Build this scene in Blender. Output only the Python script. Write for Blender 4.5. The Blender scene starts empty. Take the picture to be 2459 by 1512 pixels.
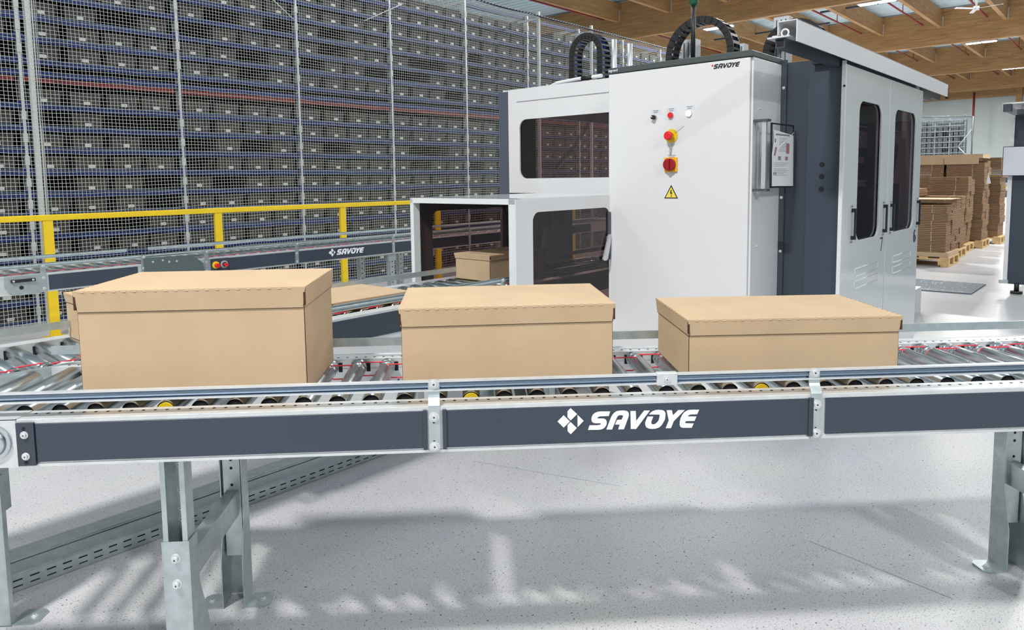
import bpy, bmesh, math, random
from mathutils import Vector, Matrix
from mathutils.geometry import tessellate_polygon
R = random.Random(7)
SC = bpy.context.scene
COL = SC.collection
PI = math.pi
RAD = math.radians
A45 = PI/4

# ------------------------------------------------------------------ camera
cd = bpy.data.cameras.new('camera'); cam = bpy.data.objects.new('camera', cd); COL.objects.link(cam)
SC.camera = cam
yaw, pitch, roll = RAD(3.5), RAD(5.3), RAD(.74)
fw = Vector((math.sin(yaw)*math.cos(pitch), math.cos(yaw)*math.cos(pitch), -math.sin(pitch)))
rt = Vector((math.cos(yaw), -math.sin(yaw), 0)); up = rt.cross(fw)
r2 = rt*math.cos(roll) - up*math.sin(roll); u2 = rt*math.sin(roll) + up*math.cos(roll)
cam.matrix_world = Matrix(((r2.x, u2.x, -fw.x, 0), (r2.y, u2.y, -fw.y, 0), (r2.z, u2.z, -fw.z, 1.37), (0, 0, 0, 1)))
cd.sensor_fit = 'HORIZONTAL'; cd.sensor_width = 36
cd.lens = 36*1720/2459
cd.shift_y = -(756-590)/2459
cd.clip_start = .05; cd.clip_end = 300

# ------------------------------------------------------------------ world, exposure
w = bpy.data.worlds.new('world'); SC.world = w; w.use_nodes = True
w.node_tree.nodes['Background'].inputs[0].default_value = (.93, .96, 1, 1)
w.node_tree.nodes['Background'].inputs[1].default_value = .62
SC.view_settings.view_transform = 'Standard'; SC.view_settings.look = 'None'
SC.view_settings.exposure = -0.27; SC.view_settings.gamma = 1
try: SC.view_settings.use_curve_mapping = False
except Exception: pass

def rl(r, l, z=0.0):
    s = math.sqrt(.5); return Vector(((r-l)*s, (r+l)*s, z))

# ------------------------------------------------------------------ materials
MT = {}
def mat(name, col, rough=.5, metal=0.0, spec=.5, noise=0, nscale=8, bump=0, bscale=40, emit=0, coat=0, stretch=None, alpha=None):
    m = bpy.data.materials.new(name); m.use_nodes = True; nt = m.node_tree; b = nt.nodes['Principled BSDF']
    b.inputs['Base Color'].default_value = (*col, 1); b.inputs['Roughness'].default_value = rough
    b.inputs['Metallic'].default_value = metal; b.inputs['Specular IOR Level'].default_value = spec
    if coat: b.inputs['Coat Weight'].default_value = coat; b.inputs['Coat Roughness'].default_value = .08
    if emit: b.inputs['Emission Color'].default_value = (*col, 1); b.inputs['Emission Strength'].default_value = emit
    tc = nt.nodes.new('ShaderNodeTexCoord'); mp = nt.nodes.new('ShaderNodeMapping')
    nt.links.new(tc.outputs['Object'], mp.inputs[0])
    if stretch: mp.inputs['Scale'].default_value = stretch
    if noise:
        n = nt.nodes.new('ShaderNodeTexNoise'); n.inputs['Scale'].default_value = nscale; n.inputs['Detail'].default_value = 5
        nt.links.new(mp.outputs[0], n.inputs['Vector'])
        mr = nt.nodes.new('ShaderNodeMapRange'); mr.inputs[1].default_value = .3; mr.inputs[2].default_value = .7
        mr.inputs[3].default_value = 1-noise; mr.inputs[4].default_value = 1+noise
        nt.links.new(n.outputs[0], mr.inputs[0])
        mx = nt.nodes.new('ShaderNodeVectorMath'); mx.operation = 'SCALE'; mx.inputs[0].default_value = col
        nt.links.new(mr.outputs[0], mx.inputs['Scale']); nt.links.new(mx.outputs[0], b.inputs['Base Color'])
    if bump:
        n2 = nt.nodes.new('ShaderNodeTexNoise'); n2.inputs['Scale'].default_value = bscale; n2.inputs['Detail'].default_value = 4
        nt.links.new(mp.outputs[0], n2.inputs['Vector'])
        bp = nt.nodes.new('ShaderNodeBump'); bp.inputs['Strength'].default_value = bump; bp.inputs['Distance'].default_value = .01
        nt.links.new(n2.outputs[0], bp.inputs['Height']); nt.links.new(bp.outputs[0], b.inputs['Normal'])
    MT[name] = m; return m
GALV = mat('galvanised', (.50, .56, .57), .38, .75, noise=.10, nscale=30, bump=.04)
GALVL = mat('galvanised_light', (.70, .72, .73), .42, .55, noise=.06, nscale=20)
RAILM = mat('rail_zinc', (.30, .38, .48), .22, 1.0)  # dark blue stands in for dark reflections on the zinc rail
CHROME = mat('roller_steel', (.56, .61, .63), .27, 1.0, noise=.08, nscale=14, stretch=(1, .2, 1))
PANEL = mat('panel_slate', (.043, .058, .080), .42, 0, .35, noise=.06, nscale=3)
DARKP = mat('dark_slate', (.035, .046, .062), .4, 0, .5)
LOGOW = mat('logo_white', (.86, .88, .92), .5)
WHITE = mat('cabinet_white', (.70, .70, .71), .38, 0, .5, bump=.02, bscale=300)
WHITEG = mat('gloss_white', (.66, .70, .71), .12, 0, .5, coat=.4)
CAPG = mat('cap_grey', (.06, .075, .075), .45)
KRAFT = mat('cardboard', (.50, .365, .232), .75, 0, .2, noise=.05, nscale=6, bump=.05, bscale=120)
KRAFTD = mat('cardboard_edge', (.07, .035, .02), .9, 0, .1)  # raw board edges, also shade painted under lids and in corner slits
KRAFTB = mat('cardboard_brown', (.27, .17, .098), .8, 0, .2, noise=.16, nscale=10, stretch=(1, 1, 14))
YEL = mat('safety_yellow', (.80, .56, .015), .45, noise=.03)
RED = mat('red', (.70, .012, .02), .35)
BELT = mat('belt_red', (.72, .03, .06), .45)
BLACK = mat('black_plastic', (.012, .012, .014), .45)
HOLE = mat('hole_dark', (.008, .008, .01), .8)
BLUE = mat('rack_blue', (.010, .024, .130), .4, 0, .5)
REDB = mat('rack_red', (.16, .012, .014), .5)
TOTE = mat('tote_grey', (.056, .055, .050), .6, noise=.08, nscale=3)
LABEL = mat('label_white', (.62, .62, .60), .6)
NET = mat('net_cord', (.50, .51, .47), .8)
ROPE = mat('rope_navy', (.012, .015, .04), .8)
RBACK = mat('rack_dark', (.004, .004, .005), .9)  # shade of the rack interior put into the colour
STEELW = mat('post_light', (.62, .66, .64), .5, .2)
BLUEL = mat('blue_link', (.03, .12, .55), .4)
ALU = mat('aluminium', (.66, .67, .70), .35, .7)
PAPER = mat('paper', (.80, .80, .82), .7)
INK = mat('ink_grey', (.22, .22, .26), .7)
GREEN = mat('green_lamp', (.01, .09, .045), .3)
LAMPW = mat('lamp_glow', (1, .98, .95), .5, emit=30)
BTNW = mat('button_glow', (1, 1, 1), .4, emit=1.6)
DECK = mat('roof_deck', (.58, .72, .78), .6, 0, .3, noise=.05, nscale=.4)
WALLM = mat('wall_paint', (.58, .66, .66), .8, noise=.04, nscale=.3)
SCREEN = mat('screen_grey', (.62, .62, .70), .4)
MAT_D = mat('rubber_mat', (.10, .12, .14), .6, noise=.25, nscale=60)

def wood():
    m = mat('glulam', (.50, .29, .13), .6); nt = m.node_tree; b = nt.nodes['Principled BSDF']
    tc = nt.nodes.new('ShaderNodeTexCoord'); mp = nt.nodes.new('ShaderNodeMapping'); mp.inputs['Scale'].default_value = (.35, .35, 5)
    nt.links.new(tc.outputs['Object'], mp.inputs[0])
    n = nt.nodes.new('ShaderNodeTexNoise'); n.inputs['Scale'].default_value = 3; n.inputs['Detail'].default_value = 6
    nt.links.new(mp.outputs[0], n.inputs['Vector'])
    cr = nt.nodes.new('ShaderNodeValToRGB'); cr.color_ramp.elements[0].color = (.30, .16, .060, 1); cr.color_ramp.elements[1].color = (.48, .28, .115, 1)
    cr.color_ramp.elements[0].position = .3; cr.color_ramp.elements[1].position = .7
    nt.links.new(n.outputs[0], cr.inputs[0])
    v = nt.nodes.new('ShaderNodeTexVoronoi'); v.inputs['Scale'].default_value = 5.5; nt.links.new(tc.outputs['Object'], v.inputs['Vector'])
    lt = nt.nodes.new('ShaderNodeMath'); lt.operation = 'LESS_THAN'; lt.inputs[1].default_value = .085; nt.links.new(v.outputs['Distance'], lt.inputs[0])
    mx = nt.nodes.new('ShaderNodeMix'); mx.data_type = 'RGBA'; mx.inputs['B'].default_value = (.16, .07, .03, 1)
    nt.links.new(lt.outputs[0], mx.inputs['Factor']); nt.links.new(cr.outputs[0], mx.inputs['A'])
    nt.links.new(mx.outputs['Result'], b.inputs['Base Color']); return m
WOOD = wood()
PALLETW = mat('pallet_wood', (.60, .40, .19), .7, noise=.15, nscale=12)

def floor_mat():
    m = mat('resin_floor', (.66, .655, .67), .32, 0, .45); nt = m.node_tree; b = nt.nodes['Principled BSDF']
    tc = nt.nodes.new('ShaderNodeTexCoord')
    big = nt.nodes.new('ShaderNodeTexNoise'); big.inputs['Scale'].default_value = 1.3; big.inputs['Detail'].default_value = 3
    nt.links.new(tc.outputs['Object'], big.inputs['Vector'])
    cr = nt.nodes.new('ShaderNodeValToRGB'); cr.color_ramp.elements[0].position = .35; cr.color_ramp.elements[1].position = .65
    cr.color_ramp.elements[0].color = (.48, .475, .515, 1); cr.color_ramp.elements[1].color = (.53, .53, .525, 1)
    nt.links.new(big.outputs[0], cr.inputs[0])
    prev = cr.outputs[0]
    for sc, th, col, seed in ((170, .58, (.33, .335, .36, 1), 0), (90, .665, (.09, .09, .11, 1), 3), (240, .64, (.66, .66, .68, 1), 9)):
        mp = nt.nodes.new('ShaderNodeMapping'); mp.inputs['Location'].default_value = (seed, seed, 0); nt.links.new(tc.outputs['Object'], mp.inputs[0])
        n = nt.nodes.new('ShaderNodeTexNoise'); n.inputs['Scale'].default_value = sc; n.inputs['Detail'].default_value = 2; nt.links.new(mp.outputs[0], n.inputs['Vector'])
        mr = nt.nodes.new('ShaderNodeMapRange'); mr.inputs[1].default_value = th; mr.inputs[2].default_value = th+.03; nt.links.new(n.outputs[0], mr.inputs[0])
        mx = nt.nodes.new('ShaderNodeMix'); mx.data_type = 'RGBA'; mx.inputs['B'].default_value = col
        nt.links.new(mr.outputs[0], mx.inputs['Factor']); nt.links.new(prev, mx.inputs['A']); prev = mx.outputs['Result']
    nt.links.new(prev, b.inputs['Base Color']); return m
FLOOR = floor_mat()

def smoke(name, tint, gloss=.12):
    m = bpy.data.materials.new(name); m.use_nodes = True; nt = m.node_tree; nt.nodes.clear()
    o = nt.nodes.new('ShaderNodeOutputMaterial'); t = nt.nodes.new('ShaderNodeBsdfTransparent'); t.inputs[0].default_value = (*tint, 1)
    g = nt.nodes.new('ShaderNodeBsdfGlossy'); g.inputs['Roughness'].default_value = .03
    fr = nt.nodes.new('ShaderNodeFresnel'); fr.inputs[0].default_value = 1.5
    ge = nt.nodes.new('ShaderNodeNewGeometry'); iv = nt.nodes.new('ShaderNodeMath'); iv.operation = 'SUBTRACT'; iv.inputs[0].default_value = 1; nt.links.new(ge.outputs['Backfacing'], iv.inputs[1])
    ml = nt.nodes.new('ShaderNodeMath'); ml.operation = 'MULTIPLY'; nt.links.new(fr.outputs[0], ml.inputs[0]); nt.links.new(iv.outputs[0], ml.inputs[1])
    mx = nt.nodes.new('ShaderNodeMixShader'); nt.links.new(ml.outputs[0], mx.inputs[0]); nt.links.new(t.outputs[0], mx.inputs[1]); nt.links.new(g.outputs[0], mx.inputs[2])
    nt.links.new(mx.outputs[0], o.inputs[0]); return m
SMOKED = smoke('smoked_pane_dark', (.40, .32, .31))
SMOKE = smoke('smoked_pane', (.63, .53, .52))
CLEAR = smoke('clear_sleeve', (.9, .9, .92))

# ------------------------------------------------------------------ mesh builder
class MB:
    def __init__(s): s.v = []; s.f = []; s.mi = []; s.sm = []; s.cur = 0
    def add(s, vs, fs, smooth=False):
        n = len(s.v); s.v += [tuple(p) for p in vs]
        for f in fs: s.f.append([n+i for i in f]); s.mi.append(s.cur); s.sm.append(smooth)
        return s
    def box(s, x0, x1, y0, y1, z0, z1):
        vs = [(x, y, z) for z in (z0, z1) for y in (y0, y1) for x in (x0, x1)]
        return s.add(vs, [(0, 2, 3, 1), (4, 5, 7, 6), (0, 1, 5, 4), (2, 6, 7, 3), (0, 4, 6, 2), (1, 3, 7, 5)])
    def obox(s, c, sx, sy, sz, M):
        vs = [Vector(c)+M @ Vector((x*sx/2, y*sy/2, z*sz/2)) for z in (-1, 1) for y in (-1, 1) for x in (-1, 1)]
        return s.add(vs, [(0, 2, 3, 1), (4, 5, 7, 6), (0, 1, 5, 4), (2, 6, 7, 3), (0, 4, 6, 2), (1, 3, 7, 5)])
    def prism(s, poly, d, fn):   # poly 2D points, extruded by d; fn(u,v,w)->xyz
        n = len(poly); vs = [fn(u, v, 0) for u, v in poly]+[fn(u, v, d) for u, v in poly]
        tri = tessellate_polygon([[Vector((u, v, 0)) for u, v in poly]])
        fs = [tuple(t) for t in tri]+[tuple(i+n for i in reversed(t)) for t in tri]+[(i, (i+1) % n, (i+1) % n+n, i+n) for i in range(n)]
        return s.add(vs, fs)
    def tube(s, pts, r, n=8, cap=True, closed=False):
        pts = [Vector(p) for p in pts]; m = len(pts); vs = []; pu = None
        for i, p in enumerate(pts):
            a = pts[i-1] if (i > 0 or closed) else p; b = pts[(i+1) % m] if (i < m-1 or closed) else p
            d = (b-a).normalized()
            if pu is None: pu = Vector((0, 0, 1)) if abs(d.z) < .9 else Vector((1, 0, 0))
            pu = (pu-d*pu.dot(d)).normalized(); q = d.cross(pu)
            rr = r[i] if isinstance(r, (list, tuple)) else r
            for k in range(n):
                t = 2*PI*k/n; vs.append(p+(pu*math.cos(t)+q*math.sin(t))*rr)
        fs = []
        for i in range(m if closed else m-1):
            j = (i+1) % m
            for k in range(n): fs.append((i*n+k, i*n+(k+1) % n, j*n+(k+1) % n, j*n+k))
        s.add(vs, fs, n > 4)
        if cap and not closed:
            b = len(s.v)-m*n; s.f.append([b+k for k in range(n)][::-1]); s.f.append([b+(m-1)*n+k for k in range(n)]); s.mi += [s.cur]*2; s.sm += [False]*2
        return s
    def cyl(s, a, b, r, n=20): return s.tube([a, b], r, n)
    def disc(s, c, r, nrm, n=12, t=.0006):
        c = Vector(c); nrm = Vector(nrm).normalized(); return s.tube([c, c+nrm*t], r, n)
    def m(s, i): s.cur = i; return s
    def build(s, name, mats, parent=None, off=None, shift=(0, 0, 0)):
        me = bpy.data.meshes.new(name)
        o = parent['_o'] if (parent is not None and off is None and '_o' in parent) else (off or (0, 0, 0))
        me.from_pydata([(x-o[0]+shift[0], y-o[1]+shift[1], z-o[2]+shift[2]) for x, y, z in s.v], [], s.f)
        if not isinstance(mats, (list, tuple)): mats = [mats]
        for q in mats: me.materials.append(q)
        me.polygons.foreach_set('material_index', s.mi); me.polygons.foreach_set('use_smooth', s.sm)
        me.update()
        bm = bmesh.new(); bm.from_mesh(me); bmesh.ops.recalc_face_normals(bm, faces=bm.faces); bm.to_mesh(me); bm.free()
        ob = bpy.data.objects.new(name, me); COL.objects.link(ob)
        if parent is not None:
            ob.parent = parent
            ob['_o'] = parent['_o'] if '_o' in parent else (0, 0, 0)
        return ob
def bevel(o, wd=.003, seg=2):
    b = o.modifiers.new('bevel', 'BEVEL'); b.width = wd; b.segments = seg; b.limit_method = 'ANGLE'; return o
def tag(o, label, cat, group=None, kind=None):
    o['label'] = label; o['category'] = cat
    if group: o['group'] = group
    if kind: o['kind'] = kind
    return o
def thing(name, label, cat, ang=0, off=(0, 0, 0), group=None):
    o = bpy.data.objects.new(name, None); COL.objects.link(o); o.empty_display_size = .05
    c, s_ = math.cos(ang), math.sin(ang)
    o.location = (off[0]*c-off[1]*s_, off[0]*s_+off[1]*c, off[2]); o.rotation_euler = (0, 0, ang)
    o['_o'] = off; return tag(o, label, cat, group)
def solo(name, mb, mats, label, cat, ang=0, off=(0, 0, 0), group=None):
    o = mb.build(name, mats, None, off=off); c, s_ = math.cos(ang), math.sin(ang)
    o.location = (off[0]*c-off[1]*s_, off[0]*s_+off[1]*c, off[2]); o.rotation_euler = (0, 0, ang)
    return tag(o, label, cat, group)
def struct(name, mb, mats, ang=0):
    o = mb.build(name, mats, None, off=(0, 0, 0)); o.rotation_euler = (0, 0, ang); o['kind'] = 'structure'; return o
def cpy(src, parent, delta=(0, 0, 0), deep=True):
    c = src.copy(); COL.objects.link(c); c.parent = parent; c.location = src.location+Vector(delta)
    if deep:
        for g in list(src.children): cpy(g, c)
    return c
def bolt(parent, x, y, z, nrm=(0, -1, 0), r=.009, name='bolt', m=None, t=.006):
    nrm = Vector(nrm); b = MB(); p = Vector((x, y, z)); b.tube([p, p+nrm*.0015], r*1.15, 14); b.tube([p+nrm*.0015, p+nrm*t], r*.72, 6)
    b.m(1).tube([p+nrm*t, p+nrm*(t+.0006)], r*.2, 6)
    return b.build(name, [m or GALVL, HOLE], parent)
# ------------------------------------------------------------------ lamps
def lamp(r, l, label, power=None, z=7.32):
    power = power or ((1100 if l > 4 else 700) if r > 14 else (160 if l > 4 else ((950 if r < 0 else 90) if l < -5 else 60)))
    t = thing('ceiling_light', label, 'ceiling light', A45, (r, l, z), 'highbay ceiling lights')
    MB().box(r-.17, r+.17, l-.62, l+.62, z, z+.07).build('housing', ALU, t)
    for k in (-1, 1):
        MB().box(r-.14, r+.14, l+k*.30-.27, l+k*.30+.27, z-.02, z).build('diffuser', LAMPW, t)
    MB().tube([(r, l-.6, z+.07), (r, l-.6, 8.5)], .006, 5).build('hanger', ALU, t)
    MB().tube([(r, l+.6, z+.07), (r, l+.6, 8.5)], .006, 5).build('hanger', ALU, t)
    d = bpy.data.lights.new('lamp_light', 'AREA'); d.shape = 'RECTANGLE'; d.size = .25; d.size_y = 1.2 if r > -2 else .8; d.energy = power; d.color = (1, .985, .96)
    o = bpy.data.objects.new('lamp_light', d); COL.objects.link(o); o.parent = t; o.location = (0, 0, -.04)
    return t
lamp(27.6, 7.35, 'lit twin ceiling light under the first large beam, upper right')
lamp(27.6, 13.2, 'lit twin ceiling light seen through the black cable chain arch')
lamp(39.3, 6.0, 'lit twin ceiling light far back, right of the long white machine rail')
WH = ['over the tote racks', 'over the machine', 'over the aisle', 'over the right aisle', 'over the second machine', 'over the far right', 'above the yellow guard rail', 'above the foreground conveyor', 'right of the camera', 'added fill behind the camera, right', 'behind the camera, left', 'far back over the netting', 'furthest back, right', 'furthest back, left']
k = 0
for r, l in ((16.5, 13), (16.5, 6.5), (16.5, 0), (16.5, -6), (27.6, 1.5), (39.3, 0), (5.3, 5.5), (5.3, -1), (5.3, -7), (-2.0, -9), (-5.7, 7.5), (39.3, 12), (50.3, 6), (50.3, 12)):  # unseen lamp behind camera, right, is added to brighten the cabinet side
    k += 1
    lamp(r, l, 'twin highbay ceiling light on thin hangers, outside the photo, '+WH[k-1])
lamp(-2.8, 1.34, 'twin highbay ceiling light just behind the camera', 1000)

# ------------------------------------------------------------------ shell
f = MB().add([(-14, -22, 0), (66, -22, 0), (66, 42, 0), (-14, 42, 0)], [(0, 1, 2, 3)])
fl = struct('floor', f, FLOOR, A45)
JOINT = mat('floor_joint', (.26, .26, .28), .6)
for n_, (xa, ya, xb, yb) in enumerate(((.0, 3.40, .66, 3.05), (1.26, 2.51, 1.545, 2.11))):
    dx, dy = xb-xa, yb-ya; q = math.hypot(dx, dy); nx, ny = -dy/q*.0011, dx/q*.0011
    struct('trim_%d' % (n_+2), MB().add([(xa-nx, ya-ny, .0006), (xb-nx, yb-ny, .0006), (xb+nx, yb+ny, .0006), (xa+nx, ya+ny, .0006)], [(0, 1, 2, 3)]), JOINT)
pts = []; x = -14.0
while x < 64:   # trapezoid roof deck profile along r, ribs run along l
    pts += [(x, 8.56), (x+.16, 8.56), (x+.2, 8.62), (x+.32, 8.62)]; x += .36
c = MB(); n = len(pts)
c.add([(p[0], -22, p[1]) for p in pts]+[(p[0], 42, p[1]) for p in pts], [(i, i+1, n+i+1, n+i) for i in range(n-1)])
struct('ceiling', c, DECK, A45)
struct('wall_back', MB().box(62, 62.3, -22, 42, 0, 8.6), WALLM, A45)
struct('wall_left', MB().box(-14, 62, 41.7, 42, 0, 8.6), WALLM, A45)
struct('wall_right', MB().box(-14, 62, -22.3, -22, 0, 8.6), WALLM, A45)
struct('trim_1', MB().box(61.85, 62, -22, 42, 7.02, 7.12), ALU, A45)
nth = ['nearest', 'second', 'third', 'fourth', 'fifth', 'sixth']
for i, r in enumerate((25.5, 36.5, 47.45, 58.15)):
    m = MB().box(r, r+.22, -20, 41.5, 7.0, 8.5)
    solo('roof_beam', m, WOOD, '%s of the four deep timber roof beams crossing the hall' % nth[i], 'beam', A45, (r, 0, 7.0), 'deep timber roof beams')
solo('roof_beam', MB().box(61.3, 61.5, -20, 41.5, 6.75, 7.5), WOOD, 'timber beam along the top of the far grey wall', 'beam', A45, (61.3, 0, 6.75), None)
NTH = ['rightmost', 'second from the right', 'third from the right', 'fourth from the right', 'fifth from the right', 'sixth from the right', 'seventh from the right', 'eighth from the right', 'ninth from the right']
for bay, (ra, rb) in enumerate(((14.5, 25.5), (25.72, 36.5), (36.72, 47.45), (47.67, 58.15))):
    for j in range(0, 9):
        l = 4.75+2.37*j
        if bay == 0 and j > 5: continue
        o = solo('roof_purlin', MB().box(ra, rb, l-.08, l+.08, 7.72, 8.45), WOOD,
             'timber purlin %s %s' % (['in front of the nearest deep beam,', 'just behind the nearest deep beam,', 'behind the second deep beam,', 'behind the third deep beam,'][bay], NTH[j]),
             'purlin', A45, (ra, l, 7.72), 'timber roof purlins')
        MB().box(rb-.06, rb-.001, l-.11, l-.081, 7.72, 8.2).build('joist_hanger', GALVL, o, off=(ra, l, 7.72))
for i, l in enumerate((7.8, 10.35, 14.45, 17.33, 5.4)):
    t = thing('sprinkler_pipe', 'red sprinkler pipe under the roof deck, %s from the right' % ['second', 'third', 'fourth', 'fifth', 'first'][i], 'pipe', A45, (12, l, 7.9), 'red sprinkler pipes')
    MB().tube([(12, l, 7.93), (60, l, 7.93)], .035, 8).build('pipe', RED if 0 else mat('pipe_red%d' % i, (.26, .02, .025), .5), t)
    for q in range(10): MB().tube([(15+q*4.5, l, 7.95), (15+q*4.5, l, 8.56)], .018, 5).build('hanger', MT['pipe_red%d' % i], t)
solo('sprinkler_pipe', MB().tube([(59.5, 9.35, 7.0), (59.5, 9.35, 4.1)], .07, 8), MT['pipe_red0'], 'vertical red pipe dropping down the far wall behind the netted rack', 'pipe', A45, (59.5, 9.35, 4.1))
for i, (r, l) in enumerate(((31, 8.2), (33.4, 14.0), (42, 6.0))):
    solo('cable_tray', MB().box(r, r+.12, l-3.2, l+2.2, 8.0, 8.06), PANEL, 'dark cable tray under the roof deck, %s' % ['right of the nearest lit lamp', 'behind the black cable chain', 'between the second and third deep beams'][i], 'cable tray', A45, (r, l, 8.0))
# ceiling fan
fan = thing('ceiling_fan', 'white three-blade ceiling fan hanging under the roof, upper right', 'ceiling fan', A45, (28.3, 4.5, 6.7))
MB().tube([(28.3, 4.5, 6.8), (28.3, 4.5, 8.5)], .03, 8).build('rod', WHITE, fan)
MB().tube([(28.3, 4.5, 6.72), (28.3, 4.5, 6.84)], .09, 16).build('motor', WHITE, fan)
for k in range(3):
    a = RAD(20+120*k); M = Matrix.Rotation(a, 3, 'Z') @ Matrix.Rotation(RAD(10), 3, 'X')
    MB().obox(Vector((28.3, 4.5, 6.77))+Vector((math.cos(a), math.sin(a), 0))*.42, .66, .11, .01, M).build('blade', WHITE, fan)
solo('column', MB().box(60.9, 61.29, 6.75, 7.1, 0, 7.9), WOOD, 'timber column at the far wall behind the second machine rail', 'column', A45, (60.9, 6.75, 0))

# ------------------------------------------------------------------ logo
LOGO={'d1':[(0,0.0),(16,16.0),(32,-0.8),(16,-16.8)],'d2':[(26,25.8),(34,34.2),(51,17.9),(34,1.7),(26,10.5)],'d3':[(34,-2.5),(50,-19.1),(34,-34.8),(26,-26.5),(26,-10.3)],'d4':[(52,15.8),(68,-0.6),(52,-16.6)],'S':[(137,22.1),(133,10.0),(112,10.0),(108,9.6),(105,7.8),(103,4.5),(115,4.1),(122,3.2),(126,0.3),(128,-4.4),(128,-9.5),(126,-15.5),(122,-20.8),(116,-24.2),(108,-25.6),(79,-25.1),(83,-13.1),(105,-13.4),(110,-12.8),(112,-11.2),(113,-8.5),(98,-8.0),(92,-6.1),(89,-2.5),(88,3.0),(89,8.9),(92,15.1),(98,19.7),(105,22.3),(112,22.8)],'A':[(127,-25.6),(139,5.5),(143,13.0),(148,18.5),(155,22.4),(164,23.4),(172,23.5),(181,21.5),(185,17.6),(186,11.6),(185,6.1),(173,-26.5),(158,-26.2),(162,-13.6),(150,-13.2),(155,-1.1),(167,-0.8),(171,8.3),(170,10.2),(167,11.2),(162,11.2),(158,10.0),(155,6.6),(142,-26.1)],'V':[(190,21.4),(204,20.9),(205,-5.8),(226,21.4),(241,20.9),(205,-27.0),(191,-26.3)],'O':[(239,10.6),(243,15.1),(248,18.9),(256,21.4),(265,22.1),(274,21.0),(279,18.4),(282,13.5),(282,6.6),(281,-3.6),(276,-12.9),(271,-20.5),(264,-25.7),(255,-28.0),(247,-28.3),(238,-26.7),(232,-23.4),(229,-17.3),(229,-9.6),(235,5.1),(250,4.6),(245,-8.4),(245,-12.4),(246,-15.0),(250,-16.3),(255,-15.5),(259,-12.4),(264,-6.5),(266,1.2),(267,5.8),(267,8.2),(264,9.5)],'Y':[(285,20.3),(299,19.8),(302,6.0),(316,19.7),(333,19.2),(304,-9.6),(297,-27.9),(283,-27.5),(291,-7.4)],'E':[(371,18.8),(366,6.9),(349,6.9),(344,5.4),(341,1.7),(364,0.9),(359,-10.8),(338,-10.4),(335,-12.0),(334,-14.4),(336,-16.2),(357,-17.4),(352,-28.8),(329,-28.2),(323,-26.3),(320,-21.3),(320,-11.8),(322,-3.3),(326,6.0),(331,12.4),(338,17.1),(345,19.1),(352,19.4)],}
def logo(mb, u0, v0, s, fn, keys=None, depth=.0008):
    for k, poly in LOGO.items():
        if keys and k not in keys: continue
        mb.prism([(a/1000*s, b/1000*s) for a, b in poly], depth, lambda u, v, w_: fn(u0+u, v0+v, w_))
    return mb

# ------------------------------------------------------------------ conveyors
def rail_profile(mb, x0, x1, yf, z0, h=.027, out=-1, t=.012):
    g = [(t*(.30+.62*math.sin(PI*k/8)), .0045+(h-.009)*k/8) for k in range(9)]
    p = [(0, 0), (out*t, 0)]+[(out*a, b) for a, b in g]+[(out*t, h), (0, h)]
    n = len(p); vs = [(x0, yf+a, z0+b) for a, b in p]+[(x1, yf+a, z0+b) for a, b in p]
    tri = tessellate_polygon([[Vector((a, b, 0)) for a, b in p]])
    mb.add(vs, [(i, (i+1) % n, (i+1) % n+n, i+n) for i in range(n)]+[tuple(t_) for t_ in tri]+[tuple(i+n for i in t_) for t_ in tri]); return mb
def side_rail(x0, x1, y, d, holes=False):   # y = outer face, d = +1 inward direction
    m = MB()
    m.box(x0, x1, min(y, y+d*.0022), max(y, y+d*.0022), .682, .798)
    m.box(x0, x1, min(y, y+d*.068), max(y, y+d*.068), .7935, .7965)
    m.box(x0, x1, min(y-d*.003, y+d*.03), max(y-d*.003, y+d*.03), .677, .684)
    m.box(x0, x1, min(y-d*.003, y+d*.002), max(y-d*.003, y+d*.002), .787, .7967)
    m.box(x0, x1, min(y+d*.0655, y+d*.068), max(y+d*.0655, y+d*.068), .765, .7936)
    if holes:
        m.m(1); x = x0+.02
        while x < x1-.01: m.disc((x, y+d*.045, .7965), .0042, (0, 0, 1), 10, .0004); x += .0293
    return m
def roller(x, y0, y1, z=.775, r=.025, groove=True, near=False):
    m = MB(); ya, yb = y0, y1
    if groove: prof = [(ya, r*.97), (ya+.002, r), (yb-.075, r), (yb-.072, r*.86), (yb-.068, r*.86), (yb-.065, r), (yb-.043, r), (yb-.040, r*.86), (yb-.036, r*.86), (yb-.033, r), (yb-.003, r), (yb, r*.9)]
    else: prof = [(ya, r*.97), (ya+.002, r), (yb-.003, r), (yb, r*.92)]
    if near: prof = [(ya, r*.95), (ya+.003, r), (ya+.018, r), (ya+.021, r*.86), (ya+.025, r*.86), (ya+.028, r), (ya+.050, r), (ya+.053, r*.86), (ya+.057, r*.86), (ya+.060, r), (yb-.003, r), (yb, r*.95)]
    m.tube([(x, ya, z), (x, ya+.01, z)], r*.93, 20, cap=False)
    m.tube([(x, a, z) for a, b in prof], [b for a, b in prof], 20, cap=False)
    m.m(1).tube([(x, ya+.0035, z), (x, yb-.0015, z)], r*.86, 16); m.m(2).tube([(x, ya-.02, z), (x, yb+.02, z)], .006, 6)
    return m
def belt(x0, x1, y, z=.775, r=.0215):
    m = MB(); p = []
    for k in range(9): a = PI/2+PI*k/8; p.append((x0+math.cos(a)*r, y, z+math.sin(a)*r))
    for k in range(9): a = -PI/2+PI*k/8; p.append((x1+math.cos(a)*r, y, z+math.sin(a)*r))
    m.tube(p, .0022, 6, closed=True); return m
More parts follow.
